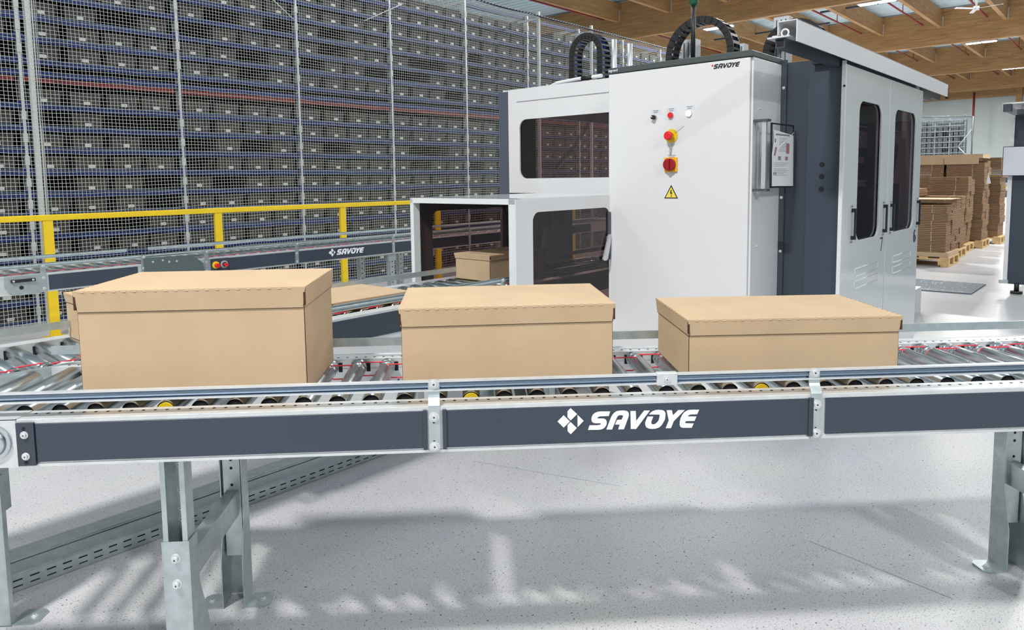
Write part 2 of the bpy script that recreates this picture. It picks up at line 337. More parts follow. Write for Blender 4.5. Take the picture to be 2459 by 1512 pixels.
def leg_pair(parent, x, yn, yf, z_top=.68, split=.44, wd=.062, brace=True, near=True, far=True, flare=True):
    def one(y, face, sp):
        # upper C-channel (open to the front if face<0), lower sleeve, flared gusset, foot plates
        leg = MB(); t = .003; h = wd/2; dp = .05
        if face < 0:
            leg.box(x-h, x-h+t, y+t+.0002, y+dp-t-.0002, sp-.12, z_top); leg.box(x+h-t, x+h, y+t+.0002, y+dp-t-.0002, sp-.12, z_top); leg.box(x-h, x+h, y+dp-t, y+dp, sp-.12, z_top)
            leg.box(x-h, x-h+.013, y, y+t, sp-.12, z_top); leg.box(x+h-.013, x+h, y, y+t, sp-.12, z_top)
        else:
            leg.box(x-h+.004, x+h-.004, y+.004, y+.007, sp-.28, z_top); leg.box(x-h+.004, x-h+.007, y+.0073, y+dp, sp-.28, z_top); leg.box(x+h-.007, x+h-.004, y+.0073, y+dp, sp-.28, z_top)
            leg.m(1)
            for q in range(13):
                if q % 3 != 2: leg.disc((x, y+.004, z_top-.03-q*.028), .0048, (0, -1, 0), 10)
            leg.m(0)
        L_ = leg.build('leg', [GALV, HOLE], parent)
        lw = MB(); h2 = h+.004
        if face < 0:
            lw.box(x-h2+.0032, x+h2-.0032, y-.004, y-.001, .004, sp)
        else:
            lw.box(x-h2+.0032, x+h2-.0032, y+dp+.001, y+dp+.004, .004, sp-.2)
        for sx in (-1, 1):
            xx = x+sx*h2; a, b = (xx-.003, xx) if sx > 0 else (xx, xx+.003)
            y0 = y-.004; y1 = y+dp+.004
            poly = [(y0, .004), (y0, sp+(.0 if face < 0 else .06)), (y1, sp+(.0 if face < 0 else .06)), (y1, .30), (y1+.055, .16), (y1+.055, .004)] if (face < 0 and flare) else [(y0, .004), (y0, sp), (y0+.02, sp), (y0+.02, .004)] if face < 0 else [(y0-.03, .004), (y0-.03, .15), (y0, .27), (y0, sp+.06), (y1, sp+.06), (y1, .004)]
            lw.prism(poly, .003, lambda u, v, w_, a=a: (a+w_, u, v))
        s_ = lw.build('leg_sleeve', GALV, L_)
        for sx in (-1, 1):
            y1 = y-.034 if face > 0 else y
            xa, xb = (x+h2-.002, x+h2+.075) if sx > 0 else (x-h2-.075, x-h2+.002)
            fp = MB(); c_ = .014
            if sx > 0: poly = [(xa, y1), (xb-c_, y1), (xb, y1+c_), (xb, y1+.08-c_), (xb-c_, y1+.08), (xa, y1+.08)]
            else: poly = [(xb, y1), (xa+c_, y1), (xa, y1+c_), (xa, y1+.08-c_), (xa+c_, y1+.08), (xb, y1+.08)]
            fp.prism(poly, .005, lambda u, v, w_: (u, v, w_)); p = fp.build('foot_plate', GALV, L_)
            bolt(L_, (xa+xb)/2+sx*.01, y1+.04, .005, (0, 0, 1), .009)
        if face < 0:
            for zz in (sp-.045, sp-.115): bolt(L_, x, y-.004, zz, r=.011, t=.012)
            for zz in (z_top-.05, z_top-.12, z_top-.17, z_top-.2): bolt(L_, x, y+dp-.003, zz, r=.007)
    if near: one(yn, -1, split)
    if far: one(yf, 1, split)
    if brace:
        b = MB(); b.box(x-.02, x+.02, yn+.03, yf+.003, .30, .303); b.box(x-.02, x+.02, yn+.03, yf+.003, .375, .378); b.box(x-.02, x-.017, yn+.03, yf+.003, .3032, .3748); b.box(x+.017, x+.02, yn+.03, yf+.003, .3032, .3748)
        b.build('cross_brace', GALV, parent)

# ---- main conveyor (front face at y = 1.79)
Y0, Y1 = 1.79, 2.375
main = thing('roller_conveyor', 'foreground roller conveyor with slate side panels, carrying three cardboard boxes', 'conveyor', 0, (0, 2.08, 0))
XL, XR = -1.118, 3.0
side_rail(XL, XR, Y0, 1, True).build('side_rail', [GALVL, HOLE], main)
br = side_rail(-1.33, XR, Y1, -1, True)
br.m(1)
x = -1.25
while x < 2.6:
    for q in (-.021, .021): br.box(x+.045+q-.006, x+.045+q+.006, Y1-.0705, Y1-.068, .755, .785)
    br.disc((x+.03, Y1-.0705, .722), .004, (0, -1, 0)); br.disc((x+.06, Y1-.0705, .73), .004, (0, -1, 0)); x += .0895
br.m(0).box(-1.33, XR, Y1-.068, Y1-.066, .69, .766)
br.build('side_rail', [GALVL, HOLE], main)
for x in (-.75, -.3, .15, .6, 1.05, 1.5, 1.95):
    MB().box(x-.02, x+.02, Y0+.01, Y1-.075, .693, .735).build('cross_member', GALV, main)
for a, b in ((-1.074, -.113), (-.074, .889), (.932, 2.95)):
    bevel(MB().box(a, b, Y0-.005, Y0-.0008, .689, .7865).build('side_panel', PANEL, main), .001, 1)
sp = [o for o in main.children if o.name.startswith('side_panel')]
lg = MB(); logo(lg, .2207, .748, 1, lambda u, v, w_: (u, Y0-.0052-w_, v)); o = lg.build('logo_lettering', LOGOW, sp[1]); o['label'] = 'white four-diamond emblem and lettering SAVOYE'
for x in (-.118, -.069): MB().box(x-.005, x+.005, Y0-.009, Y0-.001, .686, .789).build('panel_clip', DARKP, main)
for x in (.892, ): MB().box(x-.007, x+.005, Y0-.009, Y0-.001, .686, .789).build('panel_clip', DARKP, main)
# guide rail, joiner, brackets
gm = rail_profile(MB(), -1.6, XR, Y0+.022, .8335); gm.m(1).box(-1.6, XR, Y0+.0065, Y0+.0225, .8335, .8372); gm.box(-1.6, XR, Y0+.0065, Y0+.0225, .8568, .8608); gm.build('guide_rail', [RAILM, GALVL], main)  # lighter lips paint the highlights above and below the dark middle
rail_profile(MB(), -1.325, XR, Y1-.06, .836, out=1, t=.006).build('guide_rail', GALV, main)
j = MB().box(.483, .537, Y0+.004, Y0+.023, .831, .864); jo = bevel(j.build('rail_joiner', GALVL, main), .002)
bolt(jo, .508, Y0+.004, .8475, r=.008)
for x in (-.095, .906):
    s = MB(); h = .0145
    path = [(Y0-.0065, .679), (Y0-.0065, .800), (Y0+.006, .818), (Y0+.009, .824), (Y0+.009, .862)]
    for i in range(len(path)-1):
        (ya, za), (yb, zb) = path[i], path[i+1]
        s.add([(x-h, ya, za), (x+h, ya, za), (x+h, yb, zb), (x-h, yb, zb), (x-h, ya+.003, za), (x+h, ya+.003, za), (x+h, yb+.003, zb), (x-h, yb+.003, zb)],
              [(0, 1, 2, 3), (4, 5, 6, 7), (0, 3, 7, 4), (1, 2, 6, 5), (0, 1, 5, 4), (3, 2, 6, 7)])
    s.m(1).disc((x-.001, Y0-.0066, .757), .003, (0, -1, 0)); s.disc((x-.001, Y0-.0066, .707), .003, (0, -1, 0))
    so = s.build('rail_bracket', [GALV, HOLE], main)
    for zz in (.852, .771, .694): bolt(so, x, Y0-.0066 if zz < .8 else Y0+.009, zz, r=.0115)
for x in (2.03,):
    MB().box(x-.015, x+.015, Y1-.005, Y1+.001, .80, .87).build('rail_bracket', GALVL, main)
# rollers
r0 = None; xs = []
x = -1.253+.0895*3
rl_y0, rl_y1 = Y0+.108, Y1-.077
while x < 2.92: xs.append(x); x += .0895
for i, x in enumerate(xs):
    if r0 is None: r0 = roller(0, rl_y0, rl_y1).build('roller', [CHROME, HOLE, GALV], main); r0.location = (x, 0, 0); r0x = 0
    else: c_ = r0.copy(); COL.objects.link(c_); c_.parent = main; c_.location = (x, 0, 0)
for i, x in enumerate(xs[:-1]):
    y = rl_y1-(.038 if i % 2 else .070)
    b_ = belt(x, x+.0895, y).build('drive_belt', BELT, main)
# cut rollers at the diagonal junction on the left (far ends follow the merge rail)
for i in range(-2, 3):
    x = -1.253+.0895*i
    ye = 3.60+x-.005     # diagonal l = 2.55
    roller(x, rl_y0, min(ye, rl_y1), groove=False).build('roller', [CHROME, HOLE, GALV], main)
for x in (-.355, .184, .905+.0895*.0-.03):   # yellow hub caps on a few motor rollers
    xx = min(xs, key=lambda q: abs(q-x))
for tx in (-.805, -.013, .825):
    xx = min(xs, key=lambda q: abs(q-tx))
    MB().tube([(xx, rl_y0-.003, .775), (xx, rl_y0+.004, .775)], .0215, 18).build('hub_cap', YEL, main)
for tx in (-.62, -.44, .05, .23, .40, .66):
    MB().box(tx, tx+.035, Y0+.09, Y0+.13, .735, .765).build('sensor_block', GALVL, main)
# end plate at the left with idler disc
e = MB(); e.box(-1.62, -1.119, Y0-.004, Y0, .677, .7985); e.box(-1.62, -1.119, Y0-.004, Y0+.066, .7965, .7990); ep = e.build('end_plate', GALVL, main)
MB().box(-1.117, -1.075, Y0-.009, Y0-.001, .682, .790).build('splice_plate', DARKP, main)
for zz, dz in ((.760, .016), (.706, -.016)):
    bolt(main, -1.0975, Y0-.009, zz, r=.0085)
    MB().disc((-1.0985, Y0-.0092, zz+dz), .0042, (0, -1, 0)).build('slot_hole', HOLE, main)
d = MB(); d.tube([(-1.176, Y0-.004, .7425), (-1.176, Y0-.010, .7425)], .0445, 40); d.tube([(-1.176, Y0-.010, .7425), (-1.176, Y0-.016, .7425)], [.036, .028], 40)
d.m(1).tube([(-1.176, Y0-.016, .7425), (-1.176, Y0-.0165, .7425)], .012, 6); d.build('idler_disc', [CHROME, BLACK], ep)
leg_pair(main, -.778, 1.845, 2.285)
leg_pair(main, 1.862, 1.845, 2.275, near=True)
leg_pair(main, -1.492, 2.215, 2.6, z_top=.68, split=.485, wd=.082, brace=False, far=False, flare=False)
# sensor cable under the right end
m = MB(); m.tube([(1.50, 1.95, .672), (1.545, 1.95, .660)], .009, 8); m.tube([(1.545, 1.95, .660), (1.58, 1.95, .657), (1.61, 1.95, .668), (1.63, 1.95, .68)], .004, 6)
solo('sensor_cable', m, BLACK, 'black sensor plug and cable hanging under the foreground conveyor, right', 'cable', 0, (1.5, 1.95, .66))

# ---- generic 45 degree conveyor
def conveyor45(label, l0, l1, r0_, r1_, panels, guides, brackets, legs, rspace=.0895, holes=False, deck=True, endp=None, rr=None, narrow=None):
    t = thing('roller_conveyor', label, 'conveyor', A45, ((r0_+r1_)/2, (l0+l1)/2, 0))
    ns = narrow if narrow is not None else r0_
    side_rail(ns, r1_, l0, 1, False).build('side_rail', [GALVL, HOLE], t)
    if narrow is not None:
        q = MB().box(r0_, ns, l0+.052, l0+.055, .70, .797); q.box(r0_, ns, l0+.0552, l0+.078, .794, .797); q.build('merge_rail', GALV, t)
    b = side_rail(r0_, r1_, l1, -1, False); b.box(r0_, r1_, l1-.068, l1-.066, .69, .766); b.m(1)
    ra, rb = rr or (r0_+.05, r1_-.05)
    if holes:
        x = ra
        while x < min(rb, ra+2): 
            for q in (-.022, .022): b.box(x+rspace/2+q-.006, x+rspace/2+q+.006, l1-.0705, l1-.068, .752, .785)
            x += rspace
    b.build('side_rail', [GALVL, HOLE], t)
    MB().box(r0_, r1_, l0+.07, l1-.07, .690, .693).build('deck_pan', GALVL, t)
    for a, b_ in panels: MB().box(a, b_, l0-.005, l0-.0008, .689, .7865).build('side_panel', PANEL, t)
    for (a, b_, y, z, out) in guides: rail_profile(MB(), a, b_, y, z, out=out, t=.008).build('guide_rail', GALV, t)
    for x in brackets:
        s = MB().box(x-.016, x+.016, l0-.009, l0-.0055, .68, .80); s.box(x-.016, x+.016, l0-.009, l0-.006, .80, .86)
        so = s.build('rail_bracket', GALV, t); bolt(so, x, l0-.009, .77); bolt(so, x, l0-.009, .70); bolt(so, x, l0-.02, .85)
    x = ra; first = None; i = 0
    while x < rb:
        if first is None: first = roller(0, l0+.085, l1-.077, near=True).build('roller', [CHROME, HOLE, GALV], t, off=t['_o']); bx = 0; first.location = (x, 0, 0)
        else: c_ = first.copy(); COL.objects.link(c_); c_.parent = t; c_.location = (x, 0, 0)
        x += rspace; i += 1
    x = ra; fb = [None, None]; i = 0
    while x < rb-rspace:
        q = i % 2; y = l0+.085+.023+(.032 if q else 0)
        if True:
            if fb[q] is None: fb[q] = belt(0, rspace, y).build('drive_belt', BELT, t); fb[q].location = (x, 0, 0)
            else: c_ = fb[q].copy(); COL.objects.link(c_); c_.parent = t; c_.location = (x, 0, 0)
        x += rspace; i += 1
    for x in legs:
        for y in (l0+.02, l1-.07):
            s = MB().box(x-.03, x+.03, y, y+.003, .0, .68); s.box(x-.03, x-.027, y, y+.045, 0, .68); s.box(x+.027, x+.03, y, y+.045, 0, .68); s.box(x-.05, x+.05, y-.02, y+.06, 0, .006)
            s.m(1)
            for q in range(9): s.disc((x, y, .60-q*.05), .006, (0, -1, 0))
            lo = s.build('leg', [GALV, HOLE], t)
            MB().box(x-.045, x+.045, y-.004, y-.001, .61, .68).build('head_plate', GALV, lo)
    return t

mid = conveyor45('middle roller conveyor running diagonally into the white tunnel', 2.515, 3.085, -.35, 5.6, [(1.35, 2.60), (2.65, 5.5)],
    [(-.3, 5.5, 3.0, .838, 1)], [], [-.28, 3.2], rr=(.165, 5.5), narrow=1.2, holes=True)
# front guide of the middle conveyor starts where it leaves the junction
rail_profile(MB(), 1.25, 2.62, 2.475, .838, out=-1, t=.012).build('guide_rail', GALV, mid)
rail_profile(MB(), 2.62, 3.55, 2.478, .838, out=-1, t=.012).build('guide_rail', GALV, mid)
s = MB().box(2.70, 2.735, 2.468, 2.471, .79, .86).build('rail_bracket', GALV, mid); bolt(s, 2.717, 2.468, .852)
back = conveyor45('long roller conveyor with slate panels in front of the yellow guard rail', 5.365, 5.93, .6, 8.9, [(1.475, 2.03), (2.70, 3.29), (3.33, 4.33), (4.37, 5.36), (5.40, 6.5), (6.54, 7.6)],
    [(.9, 7.8, 5.385, .840, -1), (.9, 2.17, 5.93, .846, -1), (2.33, 7.9, 5.93, .846, -1)], [1.445, 2.07, 2.53, 3.31, 4.35, 5.38, 6.52], [4.35, 4.85, 6.4, 1.9], rspace=.0905, rr=(.9, 8.3))
sp = [o for o in back.children if o.name.startswith('side_panel')]
lg = MB(); logo(lg, 3.625, .748, 1.03, lambda u, v, w_: (u, 5.365-.0055-w_, v)); o = lg.build('logo_lettering', LOGOW, sp[2]); o['label'] = 'white four-diamond emblem and lettering SAVOYE'
MB().prism([(2.07, .66), (2.50, .66), (2.50, .765), (2.42, .835), (2.07, .845)], .005, lambda u, v, w_: (u, 5.345+w_, v)).build('cover_plate', mat('grey_green', (.13, .17, .175), .4, .4), back)
for u, v in ((2.13, .81), (2.2, .815), (2.245, .80), (2.30, .80)): bolt(back, u, 5.344, v, r=.007)
ew = MB().prism([(1.23, .735), (1.245, .70), (1.275, .678), (1.31, .672), (1.43, .677), (1.43, .798), (1.23, .798)], .005, lambda u, v, w_: (u, 5.354+w_, v)).build('end_plate', GALV, back)
MB().box(1.262, 1.395, 5.338, 5.353, .758, .776).build('grip', BLACK, ew); bolt(ew, 1.275, 5.338, .767, r=.006); bolt(ew, 1.382, 5.338, .767, r=.006)
MB().tube([(1.318, 5.353, .722), (1.318, 5.349, .722)], .012, 20).build('knob', BLACK, ew)
# control box with two red buttons
cb = MB().box(2.56, 2.70, 5.352, 5.36, .69, .79).build('button_panel', PANEL, back)
for k, (u, yc) in enumerate(((2.597, YEL), (2.665, GALVL))):
    MB().tube([(u, 5.352, .742), (u, 5.346, .742)], .028, 24).build('button_ring', GALVL if k else YEL, cb)
    MB().tube([(u, 5.346, .742), (u, 5.340, .742)], .020, 20).build('button_base', yc if not k else CAPG, cb)
    MB().tube([(u, 5.340, .740), (u, 5.305, .740)], .016 if not k else .012, 18).build('push_button', RED, cb)
# floor cable trays
for k, (a, b) in enumerate(((2.80, 2.90), (2.915, 3.02))):
    m = MB(); r_, s_ = -.4, 4.0; h = .055
    m.box(r_, s_, a, a+.0015, .004, h); m.box(r_, s_, b-.0015, b, .004, h); m.box(r_, s_, a, b, .002, .004)
    m.box(r_, s_, a-.002, b+.002, h, h+.0015); m.box(r_, s_, a+.008, a+.012, h+.0015, h+.005)
    m.m(1); x = r_+.05
    while x < s_-.05:
        m.box(x, x+.028, a-.0006, a, .037, .042)
        m.box(x, x+.028, a-.0006, a, .016, .020); x += .05
    solo('cable_tray', m, [GALV, HOLE], ['perforated galvanised cable tray with lid on the floor, nearer of the pair', 'galvanised cable tray with lid on the floor, further of the pair'][k], 'cable tray', A45, (1.5, a, 0))
# yellow guard rail
g = thing('guard_rail', 'yellow steel guard rail standing in front of the storage netting', 'guard rail', A45, (4, 7.35, 0))
bevel(MB().box(-1.5, 9.5, 7.33, 7.38, 1.055, 1.108).build('top_rail', YEL, g), .006)
for k in range(8):
    x = .49+1.573*k-.02; x = 2.045+1.573*(k-1)
    p = MB().box(x-.04, x+.04, 7.335, 7.375, .006, 1.056).build('post', YEL, g); bevel(p, .004)
    MB().box(x-.08, x+.08, 7.28, 7.43, 0, .008).build('base_plate', YEL, p)
# ------------------------------------------------------------------ cardboard boxes
def carton(label, ang, off, L, D, H, lid=.052, dash=True, group=None, cat='cardboard box'):
    """off = centre of base; L along local x, D along local y; front faces -y"""
    t = thing('cardboard_box', label, cat, ang, off, group); cx, cy, z = off
    x0, x1, y0, y1 = cx-L/2, cx+L/2, cy-D/2, cy+D/2; i = .007
    b = MB().box(x0+i, x1-i, y0+i, y1-i, z, z+H-.006)
    b.m(1)
    for xx in (x0+i, x1-i):      # raw corrugated board edges on the upright corners
        b.box(xx-.0008, xx+.0008, y0+i+.0004, y0+i+.0055, z+.002, z+H-.03)
    bevel(b.build('carton_body', [KRAFT, KRAFTD], t), .0015, 1)
    l = MB(); th = .004; zt = z+H
    def slab(p): # 4 corner points outer, thickness toward centre (approx by offset vector)
        pass
    l.box(x0, x1, y0, y1, zt-.004, zt)
    def flap(a, b_, nx, ny, cut0, cut1, tilt=.004):
        ax, ay = a; bx, by = b_; dx, dy = bx-ax, by-ay; n = math.hypot(dx, dy); ux, uy = dx/n, dy/n
        P = [(ax, ay, zt-.001), (bx, by, zt-.001), (bx-ux*cut1-nx*tilt*0, by-uy*cut1, zt-lid), (ax+ux*cut0, ay+uy*cut0, zt-lid)]
        P = [(p[0]-(nx*tilt if k > 1 else 0), p[1]-(ny*tilt if k > 1 else 0), p[2]) for k, p in enumerate(P)]
        Q = [(p[0]-nx*th, p[1]-ny*th, p[2]) for p in P]
        l.add(P+Q, [(0, 1, 2, 3), (4, 5, 6, 7), (0, 1, 5, 4), (1, 2, 6, 5), (2, 3, 7, 6), (3, 0, 4, 7)])
    flap((x0, y0), (x1, y0), 0, -1, .009, .009)
    flap((x1, y0+.006), (x1, y1), 1, 0, .003, .004); flap((x1, y1), (x0, y1), 0, 1, .008, .008); flap((x0, y1), (x0, y0+.006), -1, 0, .004, .003)
    if dash:
        n = int((L-.03)/.026); l.m(2)
        for k in range(n):
            xa = x0+.02+k*(L-.04)/n
            l.add([(xa, y0-.0012, zt-.004), (xa+.009, y0-.0012, zt-.004), (xa+.009, y0+.003, zt+.0012), (xa, y0+.003, zt+.0012)], [(0, 1, 2, 3)])
        n = int((D-.03)/.026)
        for k in range(n):
            for xs_, q in ((x0, -1), (x1, 1)):
                ya = y0+.02+k*(D-.04)/n
                l.add([(xs_+q*.0012, ya, zt-.004), (xs_+q*.0012, ya+.009, zt-.004), (xs_-q*.003, ya+.009, zt+.0012), (xs_-q*.003, ya, zt+.0012)], [(0, 1, 2, 3)])
    l.m(1); l.box(x0+.009, x1-.009, y0+.0045, y0+.0068, zt-lid-.0015, zt-lid+.0005)  # dark lines paint the shade under the lid edges
    for xs_, q in ((x0, 1), (x1, -1)):
        l.box(min(xs_+q*.0045, xs_+q*.0068), max(xs_+q*.0045, xs_+q*.0068), y0+.012, y1-.006, zt-lid-.0015, zt-lid+.0005)
        a_, b_ = sorted((xs_+q*.0008, xs_+q*.006)); l.box(a_, b_, y0+.001, y0+.0052, zt-lid+.006, zt-.005)  # dark fill paints the shade in the lid's corner slits
    l.build('lid', [KRAFT, KRAFTD, MT['cardboard_crease']], t)
    return t
mat('cardboard_crease', (.50, .345, .21), .8)
carton('tallest cardboard box, leftmost of the three on the foreground conveyor', 0, (-.7285, 2.098, .8), .594, .395, .296, .056)
carton('medium-height cardboard box, middle of the three on the foreground conveyor', RAD(.8), (.101, 2.096, .8), .588, .382, .230, .050)
carton('shallowest cardboard box, right-hand of the three on the foreground conveyor', RAD(-1.5), (.909, 2.096, .8), .607, .375, .177, .045)
for o in [q for q in bpy.data.objects if q.name.startswith('cardboard_box')]:   # rotate about the box itself
    ox, oy, oz = o['_o']; o.location = (ox, oy, oz)
carton('small closed cardboard box inside the white tunnel opening', A45, (3.14, 2.865, .8), .5, .29, .148, .03)
carton('low flat cardboard box behind the gap between the first two foreground boxes', A45, (1.98+.02, 2.82, .8), .44, .40, .045, .02, dash=False)
carton('cardboard box mostly hidden behind the left edge of the tallest box', A45, (1.08, 2.87, .8), .40, .34, .168, .035)

# ------------------------------------------------------------------ packing machine (frame at 45 degrees: u = r, v = l)
mc = thing('packing_machine', 'large white packing machine with smoked windows, tunnel and numbered doors', 'machine', A45, (4.8, 2.4, 0))
def rrect(u0, u1, v0, v1, r, n=5):
    p = []
    for cx, cy, a0 in ((u1-r, v1-r, 0), (u0+r, v1-r, 90), (u0+r, v0+r, 180), (u1-r, v0+r, 270)):
        for k in range(n+1):
            a = RAD(a0+90*k/n); p.append((cx+r*math.cos(a), cy+r*math.sin(a)))
    return p
def plate_with_hole(mb, outer, hole, d, fn):
    n, h = len(outer), len(hole)
    tri = tessellate_polygon([[Vector((u, v, 0)) for u, v in outer], [Vector((u, v, 0)) for u, v in hole]])
    allp = outer+hole; N = len(allp)
    vs = [fn(u, v, 0) for u, v in allp]+[fn(u, v, d) for u, v in allp]
    fs = [tuple(t) for t in tri]+[tuple(i+N for i in reversed(t)) for t in tri]
    fs += [(i, (i+1) % n, (i+1) % n+N, i+N) for i in range(n)]+[(n+i, n+(i+1) % h, n+(i+1) % h+N, n+i+N) for i in range(h)]
    mb.add(vs, fs)
def rect(u0, u1, v0, v1): return [(u0, v0), (u1, v0), (u1, v1), (u0, v1)]
FR = lambda r: (lambda u, v, w_: (r+w_, u, v))        # plane facing -r, (u,v) = (l,z)
SD = lambda l: (lambda u, v, w_: (u, l+w_, v))        # plane facing -l, (u,v) = (r,z)
# upper front wall at r = 3.98
ZT = 2.02
m = MB(); plate_with_hole(m, rect(2.30, 3.545, 1.27, ZT), rrect(2.58, 3.44, 1.375, 1.80, .06), .012, FR(3.985))
uf = m.build('front_panel', WHITE, mc)
MB().prism(rrect(2.56, 3.46, 1.355, 1.82, .05), .004, FR(3.999)).build('smoked_window', SMOKE, uf)
MB().box(3.976, 3.985, 2.30, 3.46, 1.93, 1.934).build('panel_lip', WHITE, uf)
MB().box(3.985, 4.3, 3.545, 3.64, .1, ZT-.01).build('corner_column', mat('slate_blue', (.075, .09, .125), .45), mc)
m = MB().box(3.99, 5.68, 2.30, 3.60, ZT-.012, ZT); m.box(5.60, 5.68, 1.22, 3.6, .1, ZT-.012)
m.build('top_cover', WHITE, mc)
MB().box(3.99, 5.68, 3.60, 3.615, 1.85, ZT-.012).build('far_side_panel', WHITE, mc)
# robot arm and hoses behind the upper window
m = MB().tube([(4.35, 2.62, 1.99), (4.35, 2.70, 1.75), (4.33, 2.72, 1.5), (4.3, 2.62, 1.38)], .022, 10)
m.build('hose', STEELW, mc)
m = MB().tube([(4.4, 2.8+.35*math.sin(a)*.5, 1.9-.12*math.cos(a)) for a in [k*.3 for k in range(9)]], .008, 6); m.build('hose', BLUEL, mc)
m = MB().tube([(4.3, 3.35, 1.45), (4.35, 3.2, 1.62), (4.38, 3.05, 1.85), (4.4, 3.0, 1.99)], .016, 8); m.build('hose', CLEAR, mc)
m = MB().box(4.3, 4.5, 2.36, 2.62, 1.60, 1.95); m.box(4.32, 4.46, 2.62, 2.80, 1.42, 1.47); m.box(4.34, 4.44, 2.4, 2.9, 1.50, 1.53); m.build('pick_head', BLACK, mc)
MB().box(4.35, 5.2, 2.35, 2.42, 1.3, 1.9).build('inner_dark_panel', mat('inner_brown', (.06, .045, .04), .6), mc)
# tunnel
T0, TL0, TL1, TZ = 2.738, 2.40, 3.212, 1.272
m = MB(); wd = .045
m.box(T0, T0+.05, TL0, TL0+.045, .45, TZ); m.box(T0, T0+.05, TL1-.028, TL1, .0, TZ); m.box(T0, T0+.05, TL0, TL1, TZ-.032, TZ)
m.box(T0, 3.985, TL0, TL1, TZ-.004, TZ)
bevel(m.build('tunnel_frame', WHITEG, mc), .003)
m = MB(); m.box(T0+.05, 3.98, TL0, TL0+.003, TZ-.04, TZ)
plate_with_hole(m, rect(T0+.001, 3.60, .45, TZ-.004), rrect(2.875, 3.75-.16, .55, 1.197, .05), .004, SD(TL0-.004))
sp_ = m.build('side_panel', WHITE, mc)
MB().prism(rect(2.84, 3.60, .5, 1.22), .004, SD(TL0+.001)).build('smoked_window', SMOKED, sp_)
m = MB(); plate_with_hole(m, rect(T0+.05, 3.95, .72, TZ-.01), rrect(T0+.16, 3.55, .60+.14, TZ-.085, .05), .005, SD(TL1-.012))
fs_ = m.build('far_side_panel', mat('smoke_frame', (.045, .036, .034), .35), mc)
MB().prism(rect(T0+.10, 3.6, .73, TZ-.06), .003, SD(TL1-.005)).build('smoked_window', SMOKE, fs_)
MB().box(3.55, 3.95, TL1-.02, TL1+.01, .72, TZ-.01).build('inner_post', MT['smoke_frame'], mc)
MB().box(3.0, 3.06, TL0+.02, TL0+.05, 1.10, 1.2).build('window_stay', CAPG, mc)
m = MB().tube([(3.06, 2.45, 1.13), (3.02, 2.45, .99)], .012, 8); m.build('inner_handle', STEELW, mc)
MB().box(4.03, 5.58, 1.30, 1.31, .12, 1.95).build('inner_dark_panel', MT['inner_brown'], mc)  # dark sheet added behind the doors in place of the shaded interior
m = MB().box(4.2, 4.72, 1.285, 1.299, 1.53, 1.63); m.box(4.2, 4.42, 1.285, 1.299, 1.44, 1.475); m.box(4.45, 4.66, 1.285, 1.299, 1.44, 1.475); m.box(4.2, 4.72, 1.285, 1.299, 1.30, 1.34); m.build('inner_equipment', mat('inner_grey', (.34, .34, .37), .4), mc)  # grey bands imitate reflections in the left door pane
m = MB().box(4.2, 4.72, 1.278, 1.284, 1.65, 1.658); m.box(4.95, 5.55, 1.278, 1.284, 1.655, 1.663); m.box(4.95, 5.55, 1.278, 1.284, 1.31, 1.316); m.box(4.2, 4.72, 1.278, 1.284, 1.33, 1.336); m.build('inner_rail', GALVL, mc)  # light bars imitate bright reflected lines in both door panes
m = MB().box(4.95, 5.55, 1.285, 1.299, 1.31, 1.65); m.m(1).prism([(5.28, 1.55), (5.33, 1.585), (5.42, 1.58), (5.44, 1.54), (5.36, 1.37), (5.33, 1.37)], .002, SD(1.282)); m.prism([(4.97, 1.33), (4.97, 1.57), (5.03, 1.53), (5.04, 1.42)], .002, SD(1.282)); m.build('inner_equipment', [MT['inner_grey'], BLACK], mc)  # grey panel and black shapes imitate reflections in the right pane
# lower machine body behind the tunnel (dark interior)
m = MB(); m.box(4.02, 4.1, 1.25, 2.38, .1, 1.9); m.box(4.25, 4.3, 3.2, 3.6, .1, 1.27)
m.build('inner_dark_panel', MT['inner_brown'], mc)
MB().box(3.65, 4.0, 2.36, 2.44, .05, 1.25).build('corner_panel', BLACK, mc)
# dark right-hand column with three holes
m = MB(); m.box(4.0, 4.03, 1.38, 1.56, .1, 1.985)
m.build('corner_column', DARKP, mc)
m = MB(); m.box(3.995, 4.02, 1.205, 1.39, .12, 1.965)
m.m(1)
for z in (1.427, 1.363, 1.296): m.disc((3.995, 1.309, z), .0145, (-1, 0, 0), 20)
cc = m.build('column_panel', [PANEL, HOLE], mc)
MB().box(3.985, 4.0, 1.505, 1.535, .12, 2.0).build('column_trim', DARKP, mc)
for z in (.95, 1.25, 1.55, 1.85): bolt(mc, 3.985, 1.52, z, (-1, 0, 0), .007)
MB().box(3.993, 3.999, 1.198, 1.206, .12, 1.96).build('edge_seal', BLACK, mc)
